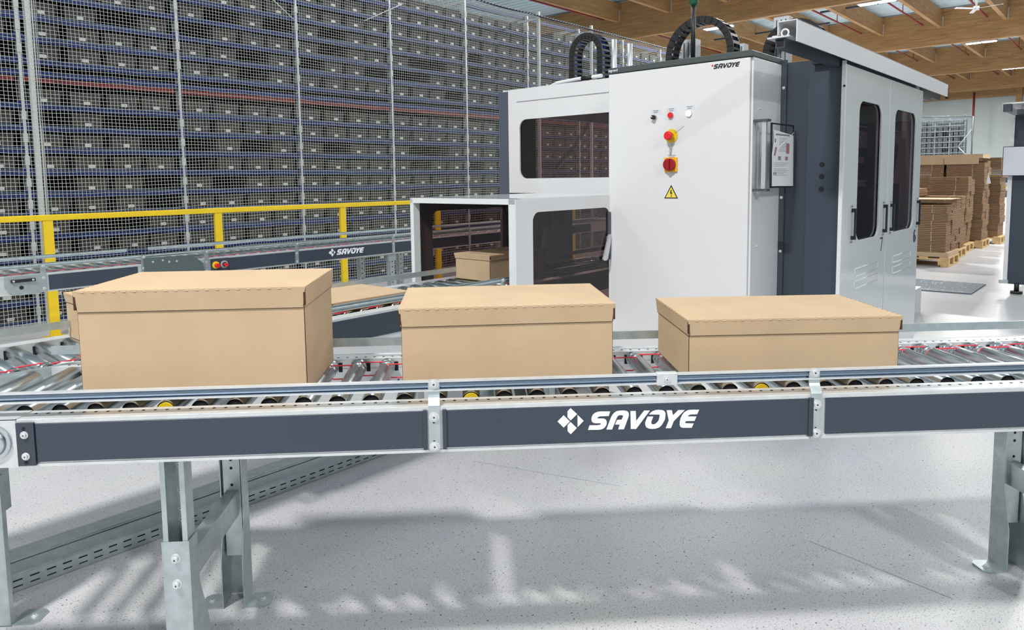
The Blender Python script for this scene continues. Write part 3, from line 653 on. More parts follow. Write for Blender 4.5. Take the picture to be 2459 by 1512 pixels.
# doors on the right side (plane l = 1.2)
for k, (a, b, num) in enumerate(((3.985, 4.835, '7'), (4.843, 5.69, '6'))):
    m = MB(); wa, wb = a+.245+(.0 if k == 0 else -.10), b-.15
    if k: wa, wb = 4.98, 5.53
    else: wa, wb = 4.235, 4.685
    n = 12; base = []
    plate_with_hole(m, rect(a+.003, b-.003, .10, 1.945), rrect(wa, wb, 1.005, 1.775, .075, 6), .012, SD(1.196))
    dr = bevel(m.build('door', WHITEG, mc), .004)
    dr['label'] = 'gloss white door numbered %s with tall smoked window' % num
    MB().prism(rrect(wa-.02, wb+.02, .985, 1.795, .07), .004, SD(1.212)).build('smoked_window', SMOKE, dr)
    m = MB()
    for (ha, hb) in ((a+.155 if k == 0 else a+.09, 0), (b-.07 if k else b-.065, 0)):
        h = MB(); z0, z1 = 1.018, 1.188
        h.box(ha, ha+.022, 1.182, 1.196, z1-.02, z1); h.box(ha, ha+.022, 1.182, 1.196, z0, z0+.02); h.box(ha+.009, ha+.022, 1.174, 1.184, z0, z1)
        hh = h.build('door_handle', BLACK, dr)
        q = MB()
        for zz in (z1+.012, z0-.014): q.box(ha-.012, ha+.035, 1.1952, 1.1958, zz-.001, zz+.001)
        for i in range(4):
            for zz in (z1+.012, z0-.014): q.box(ha-.008+i*.011, ha-.003+i*.011, 1.1950, 1.1958, zz-.005, zz+.005)
        q.build('handle_marking', INK, hh)
    m = MB(); va = 4.235 if k == 0 else 5.03
    for z in (.835, .765):
        for o_ in (0, .042):
            m.tube([(va, 1.1965, z-.03+o_), (va+.46, 1.1965, z-.03+o_)], .004, 6)
        m.tube([(va, 1.1965, z-.03), (va, 1.1965, z+.012)], .004, 6); m.tube([(va+.46, 1.1965, z-.03), (va+.46, 1.1965, z+.012)], .004, 6)
    m.build('vent_ridges', WHITEG, dr)
    m = MB(); u = 4.725 if k == 0 else 5.555; z = .905 if k == 0 else .90
    if num == '7':
        m.box(u, u+.055, 1.195, 1.196, z+.075, z+.085); m.prism([(u+.043, z+.08), (u+.055, z+.08), (u+.028, z), (u+.016, z)], .001, SD(1.195))
    else:
        pts = [(u+.048, 1.1955, z+.078), (u+.03, 1.1955, z+.083), (u+.012, 1.1955, z+.066), (u+.007, 1.1955, z+.035), (u+.012, 1.1955, z+.01), (u+.028, 1.1955, z+.001), (u+.045, 1.1955, z+.008), (u+.052, 1.1955, z+.026), (u+.044, 1.1955, z+.044), (u+.028, 1.1955, z+.05), (u+.012, 1.1955, z+.042)]
        m.tube(pts, .0052, 6)
    m.build('door_number', BLACK, dr)
MB().box(3.975, 3.985, 1.196, 1.215, .10, 1.96).build('edge_strip', WHITE, mc)
MB().disc((3.97, 1.2, 1.83), .006, (-1, 0, 0)).build('screw', HOLE, mc)
# sliding door rail
m = MB(); ra, rb = 3.22, 6.38
m.box(ra, rb, 1.175, 1.179, 1.955, 2.05); m.box(ra, rb, 1.175, 1.262, 2.046, 2.05); m.box(ra, rb, 1.258, 1.262, 1.99, 2.05); m.box(ra, rb, 1.262, 1.285, 1.986, 1.99)
rl_ = m.build('door_rail', WHITE, mc)
m = MB().box(ra-.005, rb, 1.225, 1.268, 1.932, 1.975); m.m(1).box(ra-.0055, ra-.0048, 1.231, 1.262, 1.938, 1.969)
m.build('rail_tube', [DARKP, HOLE], rl_)
m = MB().tube([(ra+.02, 1.235+.016*math.cos(a), 2.0+.016*math.sin(a)) for a in [2*PI*k/14 for k in range(14)]], .0045, 6, closed=True)
m.box(ra+.01, ra+.03, 1.235, 1.262, 1.978, 1.986); m.build('cable_eye', WHITE, rl_)
MB().box(ra-.02, ra+.10, 1.20, 1.30, 1.975, 1.982).build('bracket_plate', GALVL, rl_)
MB().box(rb-.002, rb+.012, 1.172, 1.19, 1.94, 2.02).build('end_stop', BLACK, rl_)
MB().box(5.70, 5.98, 1.21, 1.26, 1.90, 1.95).build('vent_block', CAPG, mc)
MB().box(3.95, 4.0, 1.25, 1.36, 1.955, 2.03).build('rail_bracket', BLACK, mc)
for r_, l_ in ((4.05, 1.3), (4.05, 3.4), (5.55, 1.3), (5.55, 3.4)):
    m = MB().tube([(r_, l_, .02), (r_, l_, .14)], .02, 10); m.tube([(r_, l_, 0), (r_, l_, .02)], .05, 16); m.build('levelling_foot', BLACK, mc)

# cable chains on top
def chain(label, r, l0, l1, z0, zt, wd_=.09, th_=.035, n=26, blue=False, zend=None):
    t = thing('cable_chain', label, 'cable chain', A45, (r, (l0+l1)/2, z0)); c_ = (l0+l1)/2; a = abs(l1-l0)/2
    m = MB(); k = MB(); pts = []
    for i in range(n+1):
        s_ = i/n
        if s_ < .28: p = (c_-a, z0+(zt-a-z0)*s_/.28)
        elif s_ > .72: p = (c_+a, z0+(zt-a-z0)*(1-s_)/.28)
        else:
            q = PI-(s_-.28)/.44*PI; p = (c_+a*math.cos(q), zt-a+a*math.sin(q))
        pts.append(p)
    for i in range(n):
        (ua, za), (ub, zb) = pts[i], pts[i+1]; d = Vector((0, ub-ua, zb-za)); ln = d.length; d.normalize()
        nr = Vector((0, -d.z, d.y)); M = Matrix((Vector((1, 0, 0)), d, nr)).transposed(); cc_ = Vector((r, (ua+ub)/2, (za+zb)/2))
        for sx in (-1, 1): m.obox(cc_+Vector((sx*wd_/2, 0, 0)), .008, ln*1.15, th_, M)
        m.obox(cc_+nr*th_*.45, wd_, ln*.45, .006, M); m.obox(cc_-nr*th_*.45, wd_, ln*.45, .006, M)
        if blue: k.obox(cc_, wd_*.75, ln*.5, th_*.5, M)
    m.build('links', BLACK, t)
    if blue: k.build('blue_cables', BLUEL, t)
    return t
chain('black cable chain arch with blue cables, left of the cabinet top', 4.4, 2.985, 3.235, 2.03, 2.40, .10, .045, 26, True)
chain('wide black cable chain arch rising directly behind the cabinet top', 4.62, 2.10, 2.555, 2.03, 2.43, .10, .045, 34)
chain('dark cable chain arch behind the white sliding door rail', 5.2, 1.70, 2.10, 2.03, 2.44, .10, .045, 30)
m = MB().tube([(4.25, 3.36, 2.03), (4.25, 3.35, 2.055), (4.25, 3.30, 2.07), (4.25, 3.1, 2.082), (4.25, 2.9, 2.085)], .014, 8)
m.m(1).tube([(4.25, 3.07, 2.083), (4.25, 2.98, 2.084)], .017, 8); m.box(4.22, 4.3, 2.95, 3.33, 2.02, 2.045)
solo('hose', m, [WHITE, BLACK], 'white hose lying on the machine top beside the blue-cabled chain', 'hose', A45, (4.25, 3.1, 2.02))
for r_, l_, z1, lab in ((5.2, 3.425, 2.53, 'slim silver post rising left of the cabinet, nearer the blue-cabled chain'), (5.2, 3.27, 2.475, 'slim silver post rising right next to the cabinet top')):
    solo('silver_post', MB().tube([(r_, l_, 2.02), (r_, l_, z1)], .022, 12), ALU, lab, 'post', A45, (r_, l_, 2.02))
for r_, l_, z1, lab, w_ in ((4.75, 2.50, 2.345, 'grooved aluminium profile inside the wide chain arch, left side', .11), (5.2, 2.33, 2.35, 'grooved aluminium profile right of the wide chain arch', .09), (5.3, 2.05, 2.52, 'tall aluminium profile left of the white sliding door rail', .11)):
    m = MB().box(r_, r_+.08, l_-w_/2, l_+w_/2, 2.02, z1)
    m.m(1)
    for q in (-.3, 0, .3): m.box(r_-.001, r_, l_+q*w_-.004, l_+q*w_+.004, 2.02, z1-.02)
    solo('aluminium_profile', m, [ALU, CAPG], lab, 'profile', A45, (r_, l_, 2.02))
# signal lamp pole on the cabinet
sl = thing('signal_lamp', 'green signal lamp on a black pole above the control cabinet', 'signal lamp', A45, (3.8, 1.97, 2.012))
MB().tube([(3.8, 1.97, 2.012), (3.8, 1.97, 2.03)], .035, 16).build('base', BLACK, sl)
MB().tube([(3.8, 1.97, 2.03), (3.8, 1.97, 2.34)], .0125, 12).build('pole', BLACK, sl)
MB().tube([(3.8, 1.97, 2.33), (3.8, 1.97, 2.35), (3.8, 1.97, 2.42)], [.014, .026, .03], 16).build('lamp_module', GREEN, sl)

# ------------------------------------------------------------------ control cabinet
cb = thing('control_cabinet', 'tall white control cabinet with grey cap, red switches and warning triangle', 'cabinet', A45, (3.8, 1.97, 0))
bevel(MB().box(3.615, 3.995, 1.535, 2.404, .06, 1.977).build('cabinet_body', WHITE, cb), .004)
MB().box(3.63, 3.98, 1.56, 2.38, 0, .06).build('plinth', CAPG, cb)
bevel(MB().box(3.590, 3.998, 1.533, 2.408, 1.978, 2.010).build('cap', CAPG, cb), .004)
cdr = bevel(MB().box(3.594, 3.612, 1.545, 2.404, .07, 1.974).build('door', WHITE, cb), .004)
bevel(MB().box(3.578, 3.594, 2.385, 2.412, .885, 1.17).build('door_handle', mat('handle_grey', (.08, .09, .11), .4), cdr), .004)
hv = MB().prism([(3.566, 1.036), (3.584, 1.036), (3.592, 1.02), (3.552, .892), (3.540, .884), (3.512, .884), (3.504, .892)], .010, SD(2.380)); hv.box(3.566, 3.58, 2.380, 2.40, .99, 1.025); hv.tube([(3.53, 2.380, .925), (3.53, 2.376, .925)], .007, 12)
h_ = hv.build('handle_lever', ALU, cdr)
X = 3.594
def rnd(name, l, z, r, d, m_, par, n=24, x=X): return MB().tube([(x, l, z), (x-d, l, z)], r, n).build(name, m_, par)
def plate(name, l, z, wl, hz, m_, x=X, t=.002): return MB().box(x-t, x, l-wl/2, l+wl/2, z-hz/2, z+hz/2).build(name, m_, cdr)
def ink(par, l, z, w_, x, n=2, m_=None):   # unreadable tiny caption lines as in the photo
    q = MB()
    for i in range(n): q.box(x-.0006, x, l-w_/2*(1-.25*i), l+w_/2*(1-.25*i), z-.0018-i*.009, z+.0018-i*.009)
    return q.build('caption', m_ or INK, par)
s1 = rnd('selector_switch', 2.095, 1.706, .0155, .006, GALVL, cdr); MB().tube([(X-.006, 2.095, 1.706), (X-.026, 2.095, 1.706)], .012, 18).build('knob', BLACK, s1)
MB().box(X-.03, X-.024, 2.095, 2.112, 1.706, 1.712).build('pointer', LABEL, s1)
s2 = rnd('red_push_button', 1.992, 1.711, .0185, .006, GALVL, cdr); rnd('button_cap', 1.992, 1.711, .0155, .014, RED, s2)
s3 = rnd('white_push_button', 1.883, 1.7135, .0175, .006, GALVL, cdr); rnd('button_cap', 1.883, 1.7135, .016, .012, BTNW, s3)
for l_, z_ in ((2.088, 1.739), (1.990, 1.742), (1.880, 1.746)):
    p_ = plate('caption_plate', l_, z_, .058, .022, WHITEG, t=.001); ink(p_, l_, z_+.004, .034, X-.0012)
es = MB().tube([(X, 1.988, 1.598), (X-.004, 1.988, 1.598)], .038, 32).build('emergency_stop', YEL, cdr)
MB().tube([(X-.004, 1.988, 1.598), (X-.03, 1.988, 1.598)], .018, 20).build('collar', YEL, es)
MB().tube([(X-.03, 1.988, 1.598), (X-.045, 1.988, 1.598), (X-.05, 1.988, 1.598)], [.024, .024, .019], 28).build('mushroom_button', RED, es)
kb = MB().box(X-.006, X-.002, 1.983, 1.999, 1.532, 1.553); kb.obox((X-.005, 1.994, 1.515), .002, .006, .038, Matrix.Identity(3)); kb.obox((X-.007, 1.988, 1.517), .002, .006, .034, Matrix.Rotation(RAD(10), 3, 'X')); kb.build('key', GALV, es)
MB().tube([(X-.012, 1.965, 1.618), (X-.012, 1.945, 1.636), (X-.006, 1.91, 1.652)], .0016, 5).build('tag_wire', STEELW, es)
p_ = plate('caption_plate', 1.985, 1.488, .06, .02, WHITEG, t=.001); ink(p_, 1.985, 1.491, .045, X-.0012)
ms = bevel(MB().box(X-.012, X, 1.949, 2.027, 1.40, 1.480).build('main_switch', mat('amber', (.86, .42, .01), .4), cdr), .003)
MB().tube([(X-.012, 1.988, 1.440), (X-.034, 1.988, 1.440)], .034, 32).build('rotary_handle', mat('deep_red', (.30, .008, .012), .25), ms)
bevel(MB().box(X-.046, X-.033, 1.981, 1.996, 1.408, 1.472).build('grip', MT['deep_red'], ms), .003)
tri = MB(); tz = 1.282; tr = lambda s_: [(1.988-.043*s_, tz-.027*s_-.003), (1.988+.043*s_, tz-.027*s_-.003), (1.988, tz+.046*s_)]
tri.prism(tr(1), .0006, lambda u, v, w_: (X-.0006+w_, u, v)); tri.m(1); tri.prism([(1.988-.034, tz-.0245), (1.988+.034, tz-.0245), (1.988, tz+.0345)], .0005, lambda u, v, w_: (X-.0012+w_, u, v))
tri.m(0); bl = [(-.003, .020), (.004, .020), (.0015, .007), (.0075, .009), (.003, -.011), (.0055, -.011), (.001, -.022), (-.001, -.010), (.0008, -.010), (.0022, .001), (-.006, -.002)]
tri.prism([(1.988-a, tz-.003+b) for a, b in bl], .0004, lambda u, v, w_: (X-.0017+w_, u, v))
o = tri.build('warning_sign', [BLACK, mat('sign_yellow', (.82, .66, .08), .5)], cdr); o['label'] = 'yellow triangle with black lightning bolt'
lg = MB(); logo(lg, 0, 0, .505, lambda u, v, w_: (X-.0005-w_, 1.745-(u-.04), 1.9475+v), keys='SAVOYE', depth=.0004); o = lg.build('logo_lettering', BLACK, cdr); o['label'] = 'small black lettering SAVOYE'
q = MB().prism([(1.756, 1.953), (1.750, 1.960), (1.744, 1.953), (1.750, 1.946)], .0005, lambda u, v, w_: (X-.0006+w_, u, v)); q.build('logo_mark', RED, cdr)
q = MB().prism([(1.733, 1.948), (1.733, 1.960), (1.728, 1.954)], .0005, lambda u, v, w_: (X-.0006+w_, u, v)); q.build('logo_mark', GALVL, cdr)
# cap badge lettering
fc = bpy.data.curves.new('cap_lettering', 'FONT'); fc.body = 'legrand'; fc.size = .03; fc.extrude = .0005
fo = bpy.data.objects.new('cap_lettering', fc); COL.objects.link(fo); dg = bpy.context.evaluated_depsgraph_get(); me = bpy.data.meshes.new_from_object(fo.evaluated_get(dg)); bpy.data.objects.remove(fo)
me.materials.clear(); me.materials.append(LOGOW)
for v in me.vertices: a, b, c_ = v.co; v.co = (3.5885-c_-3.8, 2.402-a*.72-1.97, 1.988+b*.72)
o = bpy.data.objects.new('cap_lettering', me); COL.objects.link(o); o.parent = cb
for z in (.35, 1.0, 1.72): bolt(cb, 3.70, 1.535, z, (0, -1, 0), .006)
# document holder on the cabinet side
dh = thing('document_holder', 'swivelling document sleeve with instruction sheets on the cabinet right side', 'document holder', A45, (3.7, 1.49, 1.48))
m = MB().box(3.630, 3.646, 1.470, 1.492, 1.305, 1.648); m.build('clamp_bar', ALU, dh)
for z in (1.648, 1.292): MB().box(3.622, 3.664, 1.458, 1.534, z, z+.012).build('bracket', CAPG, dh)
m = MB(); a, b, z0, z1, L_ = 3.655, 3.968, 1.308, 1.642, 1.452
m.box(a, b, L_, L_+.006, z0, z0+.009); m.box(a, b, L_, L_+.006, z1-.007, z1); m.box(a, a+.014, L_, L_+.006, z0, z1); m.box(b-.006, b, L_, L_+.006, z0, z1)
m.build('sleeve_frame', BLACK, dh)
sh = MB().prism([(a+.02, z0+.01), (b-.002, z0+.006), (b-.010, z1-.12), (b-.012, z1-.055), (a+.03, z1-.035), (a+.035, z1-.09), (a+.01, z1-.16)], .001, SD(L_-.002)).build('instruction_sheet', PAPER, dh)
q = MB(); q.box(a+.05, b-.07, L_-.0032, L_-.0026, z1-.062, z1-.054)
for k in range(9): q.box(a+.10, b-.09-(k % 3)*.012, L_-.0032, L_-.0026, z1-.075-k*.0085, z1-.0735-k*.0085)
for k in range(9):
    if k != 3: q.box(a+.035, b-.08-(k*37 % 5)*.014, L_-.0032, L_-.0026, z1-.205-k*.008, z1-.2037-k*.008)
q.tube([(a+.045+.006*math.cos(t), L_-.003, z1-.09+.009*math.sin(t)) for t in [k*.63 for k in range(10)]], .0022, 4, closed=True)
q.disc((a+.035, L_-.0026, z0+.075), .007, (0, -1, 0)); q.disc((a+.06, L_-.0026, z0+.075), .007, (0, -1, 0)); q.box(a+.09, a+.125, L_-.0032, L_-.0026, z1-.19, z1-.17)
q.build('print', INK, sh)
q = MB().prism(rrect(b-.115, b-.07, z1-.155, z1-.10, .006, 3), .0006, SD(L_-.0032)); q.box(b-.125, b-.09, L_-.0032, L_-.0026, z1-.19, z1-.17)
q.add([(a+.03, L_-.0032, z1-.168), (a+.05, L_-.0032, z1-.168), (a+.07, L_-.0032, z1-.125), (a+.05, L_-.0032, z1-.122)], [(0, 1, 2, 3)])
q.build('print_picture', mat('print_red', (.42, .20, .21), .7), sh)
MB().tube([(a+.07, L_-.005, z1-.135), (b-.014, L_-.005, z1-.04)], .0025, 5).build('plastic_crease', LABEL, dh)
# ------------------------------------------------------------------ storage racks with totes
F_ = .8737
Zf = lambda z: 1.37+(z-1.37)*F_
BW, R0B = 1.7555*F_, 2.480*F_
LF = 8.3; LD = .58
SH = [-.185, .055, .305, .55, .795, 1.035, 1.281, 1.531, 1.781, 2.031, 2.276, 2.775, 3.022, 3.265, 3.515, 3.76, 4.01, 4.255]
SH = [Zf(z) for z in SH]
ORD = ['leftmost', 'second', 'third', 'fourth', 'fifth', 'sixth', 'seventh', 'eighth', 'ninth', 'tenth', 'eleventh', 'twelfth', 'thirteenth']
upm = MB()
def upright(parent, r):
    m = MB(); m.box(r-.014, r+.014, LF-.03, LF+.05, 0, Zf(4.62))
    m.build('upright', GALVL, parent)
    q = MB().box(r-.021, r+.021, LF-.036, LF-.031, SH[0]+.065, SH[0]+.15).build('upright_cover', STEELW, parent)
    c_ = MB().box(r-.04, r+.04, LF-.028, LF+.01, SH[0]-.01, SH[0]+.035).build('beam_connector', BLUE, parent)
    for z in SH[1:]:
        if abs(z-Zf(2.276)) > .01: d_ = q.copy(); COL.objects.link(d_); d_.parent = parent; d_.location = (0, 0, z-SH[0])
        d_ = c_.copy(); COL.objects.link(d_); d_.parent = parent; d_.location = (0, 0, z-SH[0])
beam_me = None
nb = 15
racks = []
for bay in range(-1, nb):
    a = R0B+bay*BW; b = a+BW
    t = thing('storage_rack', 'blue tote rack bay, %s' % ('leftmost, cut by the photo edge' if bay == -1 else '%s bay from the left' % (ORD+['fourteenth', 'fifteenth', 'sixteenth'])[bay+1]), 'rack', A45, (a+BW/2, LF, 0), 'tote rack bays behind the netting')
    upright(t, a)
    if bay == nb-1: upright(t, b)
    for k, z in enumerate(SH):
        m = MB().box(a+.016, b-.016, LF-.03, LF-.02, z-.044, z-.004)
        m.box(a+.016, b-.016, LF-.034, LF+.02, z-.006, z)
        m.build('shelf_beam', BLUE, t)
        MB().box(a+.016, b-.016, LF-.012, LF-.006, z+.004, z+.018).build('stop_rail', MT['rack_track'] if 'rack_track' in MT else mat('rack_track', (.10, .14, .24), .4, .3), t)
    MB().box(a+.016, b-.016, LF-.03, LF-.02, Zf(2.595), Zf(2.655)).build('tie_beam', BLUE, t)
    MB().box(a+.016, b-.06, LF-.028, LF-.02, Zf(2.53), Zf(2.585)).build('red_strip', REDB, t)
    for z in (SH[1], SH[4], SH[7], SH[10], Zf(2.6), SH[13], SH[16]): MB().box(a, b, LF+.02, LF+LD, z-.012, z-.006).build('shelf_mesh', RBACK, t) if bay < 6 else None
    MB().box(a, b, LF+LD, LF+LD+.02, 0, Zf(4.35)).build('back_panel', RBACK, t)  # near-black sheet stands in for the shaded depth of the rack
    MB().box(a, b, LF+.02, LF+.06, Zf(4.54), Zf(4.60)).build('top_beam', BLUE, t) if bay > 3 else None
    MB().box(a-.02, a+.02, LF-.02, LF+1.4, Zf(4.58), Zf(4.62)).build('cross_tie', GALVL, t)
# one tote, copied
def tote_mesh(mb, cx, z, full=True):
    w_, h, d_ = .295, .156, .45; y = LF+.012
    b0, t0 = .138, .148
    vs = [(cx-b0, y+.012, z), (cx+b0, y+.012, z), (cx+b0, y+d_, z), (cx-b0, y+d_, z), (cx-t0, y, z+h), (cx+t0, y, z+h), (cx+t0, y+d_, z+h), (cx-t0, y+d_, z+h)]
    mb.add(vs, [(0, 1, 2, 3), (0, 1, 5, 4), (1, 2, 6, 5), (2, 3, 7, 6), (3, 0, 4, 7), (4, 5, 6, 7)])
    if full:
        mb.box(cx-t0-.004, cx+t0+.004, y-.006, y+.004, z+h-.022, z+h); mb.box(cx-t0+.01, cx+t0-.01, y-.001, y+.004, z+h-.055, z+h-.047)
        for k in range(12): mb.box(cx-.125+k*.022, cx-.120+k*.022, y+.002, y+.012, z+.004, z+.032)
    return mb
OX = [.235*F_, .665*F_, 1.085*F_, 1.485*F_]
# empty slots seen in the photo: (bay, shelf) -> slots
EMP = {(1, 10): [2], (1, 11): [2], (1, 12): [0], (1, 13): [1, 3], (1, 7): [0, 2], (1, 6): [0], (1, 5): [1],
       (0, 12): [2], (0, 8): [0, 2, 3], (0, 7): [3], (0, 5): [0, 3], (0, 4): [3], (0, 3): [1, 2],
       (2, 13): [1], (2, 12): [1], (2, 11): [0, 3], (2, 7): [1], (3, 10): [3], (3, 11): [0, 1], (3, 12): [1, 2], (3, 7): [1, 2], (3, 6): [1],
       (-1, 9): [1, 2, 3], (-1, 10): [3], (0, 14): [0, 1]}
FL = ['bottom', 'second', 'third', 'fourth', 'fifth', 'sixth', 'seventh', 'eighth', 'ninth', 'tenth']
def shname(k):
    if k <= 10: return ['shelf %s below the red strip' % q for q in ('eleven', 'ten', 'nine', 'eight', 'seven', 'six', 'five', 'four', 'three', 'two', 'one')][k]
    return 'shelf %s above the red strip' % ['one', 'two', 'three', 'four', 'five', 'six', 'seven'][k-11]
proto = None; cnt = 0; rest = MB(); restl = MB()
for bay in range(-1, nb):
    for k, z in enumerate(SH):
        for s_ in range(4):
            if bay == -1 and s_ < 2: continue
            if s_ in EMP.get((bay, k-1), []): continue
            if bay > 3 and R.random() < .12: continue
            cx = R0B+bay*BW+OX[s_]+R.uniform(-.01, .01); dy = R.uniform(0, .015)
            if bay <= 4 and cnt < 300:
                cnt += 1
                if proto is None:
                    proto = solo('storage_tote', tote_mesh(MB(), cx, z), TOTE, '', 'tote', A45, (cx, LF, z), 'grey totes on the racks')
                    lb = MB().box(cx-.031, cx+.031, LF+.004, LF+.012, z+.034, z+.068).build('tote_label', LABEL, proto, off=(cx, LF, z)); o = proto
                else:
                    o = proto.copy(); COL.objects.link(o); s45 = math.sqrt(.5)
                    o.location = ((cx-LF-dy)*s45, (cx+LF+dy)*s45, z)
                    c_ = lb.copy(); COL.objects.link(c_); c_.parent = o
                    c_.location = (R.uniform(-.015, .015), 0, R.uniform(-.006, .006))
                o['label'] = 'grey tote, %s, %s bay from the left, %s' % (shname(k), ORD[bay+1] if bay >= 0 else 'leftmost', ['first slot', 'second slot', 'third slot', 'fourth slot'][s_])
            else:
                tote_mesh(rest, cx, z, False); restl.box(cx-.031, cx+.031, LF+.004, LF+.012, z+.034, z+.068)
o = solo('storage_tote', rest, TOTE, 'remaining grey totes filling the far right rack bays', 'totes', A45, (R0B+6*BW, LF, 0), 'grey totes on the racks'); o['kind'] = 'stuff'
o2 = restl.build('tote_label', LABEL, o, off=(R0B+6*BW, LF, 0)); o2['kind'] = 'stuff'
# beam lines and bracing on the top of the racks (right part)
solo('rack_brace', MB().tube([(7.2*F_, LF-.05, Zf(3.9)), (8.0*F_, LF-.05, Zf(4.3))], .007, 5).tube([(5.55*F_, LF-.05, Zf(4.0)), (5.95*F_, LF-.05, Zf(3.72))], .007, 5), STEELW, 'thin diagonal brace rods on the rack front near the top', 'brace', A45, (7.2*F_, LF, Zf(3.9)))

# ------------------------------------------------------------------ safety net
NL, NT = 7.75, 4.07
net = thing('safety_net', 'white mesh safety net hanging in front of the tote racks', 'net', A45, (10, NL, 0))
m = MB(); hw = .0020
ra, rb = -.5, 24.0; st = .0345
def strip(pts, axis):
    n = len(pts); vs = []
    for (x, y, z) in pts:
        if axis == 0: vs += [(x-hw, y, z), (x, y-hw, z), (x+hw, y, z), (x, y+hw, z)]
        else: vs += [(x, y, z-hw), (x, y-hw, z), (x, y, z+hw), (x, y+hw, z)]
    fs = []
    for i in range(n-1):
        for k in range(4): fs.append((i*4+k, i*4+(k+1) % 4, i*4+4+(k+1) % 4, i*4+4+k))
    m.add(vs, fs)
def wob(x, z): return .012*math.sin(x*.9+z*.6)+.003*math.sin(x*7.3+z*3.1)+R.uniform(-.0022, .0022), .010*math.sin(x*1.7+z*.4)+.003*math.sin(x*9.1+z*11)+R.uniform(-.002, .002)
x = ra
while x < rb:
    zz = [NT*i/40 for i in range(41)]
    strip([(x+wob(x, z)[0], NL+.01*math.sin(x+z), z) for z in zz], 0); x += st
z = .02
while z < NT:
    n = int((rb-ra)/.16); strip([(ra+(rb-ra)*i/n, NL+.01*math.sin(ra+(rb-ra)*i/n+z), z+wob(ra+(rb-ra)*i/n, z)[1]) for i in range(n+1)], 1); z += st
m.build('mesh', NET, net)['kind'] = 'stuff'
p = MB()
n = 180
p.tube([(ra+(rb-ra)*i/n, NL, NT+.02-.02*abs(math.sin(i*.35))) for i in range(n+1)], .014, 6); p.build('top_rope', ROPE, net)
p = MB()
for i in range(0, 325):
    x = ra+i*.075; p.tube([(x, NL-.014, NT+.004), (x+.045, NL-.016, NT+.016)], .004, 4)
p.build('lacing', LABEL, net)
for i, r_ in enumerate((2.125, 9.55, 11.08, 14.8, 18.5)):
    m = MB().box(r_-.022, r_+.022, NL+.02, NL+.064, 0, NT+.09)
    if i == 0: m.box(r_+.035, r_+.043, NL+.03, NL+.04, 0, NT+.1); m.box(r_+.055, r_+.060, NL+.03, NL+.04, 0, NT+.1)
    solo('net_post', m, STEELW, '%s galvanised post carrying the safety net' % ['leftmost tall', 'second', 'third', 'fourth', 'furthest'][i], 'post', A45, (r_, NL, 0), 'net posts')
    if i: solo('net_outrigger', MB().box(r_-.02, r_+.02, NL+.07, NL+.50, NT-.04, NT-.01), GALVL, 'light steel arm tying the %s net post back to the rack' % ['', 'second', 'third', 'fourth', 'furthest'][i], 'arm', A45, (r_, NL+.1, NT-.05), 'net outrigger arms')

# ------------------------------------------------------------------ right background
def pallet(r_, l_, label, wr=.8, wl=1.2):
    t = thing('wooden_pallet', label, 'pallet', A45, (r_+wr/2, l_+wl/2, 0), 'pallets of flattened cartons')
    for k in range(3):
        for q in range(3): MB().box(r_+k*(wr-.1)/2, r_+k*(wr-.1)/2+.1, l_+q*(wl-.14)/2, l_+q*(wl-.14)/2+.14, .022, .10).build('block', PALLETW, t)
    for q in range(3): MB().box(r_, r_+wr, l_+q*(wl-.1)/2, l_+q*(wl-.1)/2+.1, .001, .022).build('bottom_board', PALLETW, t)
    for q in range(3): MB().box(r_+q*(wr-.1)/2, r_+q*(wr-.1)/2+.1, l_, l_+wl, .10, .122).build('stringer_board', PALLETW, t)
    for q in range(5): MB().box(r_, r_+wr, l_+q*(wl-.12)/4, l_+q*(wl-.12)/4+.12, .122, .144).build('deck_board', PALLETW, t)
    return t
def bundle_stack(r_, l_, wr, wl, n, h, z0, where, nm, lean=0, cols=2):
    for c_ in range(cols):
        z = z0
        for i in range(n):
            hh = h*R.uniform(.85, 1.12); ja, jb = R.uniform(-.012, .012), R.uniform(-.015, .015)+lean*i
            a0 = r_+ja+c_*wr/cols; b0 = a0+wr/cols-.012
            m = MB(); nl = max(2, int(hh/.022))
            for q in range(nl):
                e_ = R.uniform(-.004, .004); m.box(a0+e_, b0+e_, l_+jb+e_, l_+jb+wl+e_, z+q*hh/nl, z+(q+1)*hh/nl-.005)
            m.m(1).box(a0-.002, b0+.002, l_+jb+wl*.3, l_+jb+wl*.3+.01, z, z+hh-.002)
            solo('carton_bundle', m, [KRAFTB, KRAFT], 'brown carton bundle, %s from bottom, %s column, %s' % (['lowest', 'second', 'third', 'fourth', 'fifth', 'sixth', 'seventh', 'eighth', 'ninth', 'tenth', 'eleventh', 'twelfth'][i], ['front', 'rear'][c_], nm), 'carton bundle', A45, (a0, l_, z), 'bundles on the %s' % nm)
            z += hh
pallet(12.06, 2.12, 'nearest wooden pallet with a knee-high brown stack, right of the doors')
solo('pallet_tray', MB().box(12.07, 12.85, 2.13, 3.3, .146, .21), KRAFT, 'shallow cardboard tray on the nearest pallet', 'tray', A45, (12.1, 2.13, .146))
bundle_stack(12.10, 2.17, .72, .62, 6, .124, .214, '', 'nearest pallet stack')
solo('cardboard_sheet', MB().box(12.08, 12.83, 2.13, 2.85, .992, .998), KRAFT, 'loose cardboard sheet topping the nearest pallet stack', 'sheet', A45, (12.1, 2.13, .992))
pallet(13.25, 2.22, 'second wooden pallet from the camera, right of the doors')
bundle_stack(13.30, 2.26, .72, .55, 7, .125, .146, '', 'second pallet stack')
bundle_stack(13.30, 2.84, .72, .55, 8, .125, .146, '', 'second pallet, stack half hidden by doors', cols=1)
pallet(14.35, 2.28, 'third wooden pallet, under the leaning brown stack')
bundle_stack(14.40, 2.35, .68, .60, 9, .125, .146, '', 'third leaning pallet stack', lean=-.008)
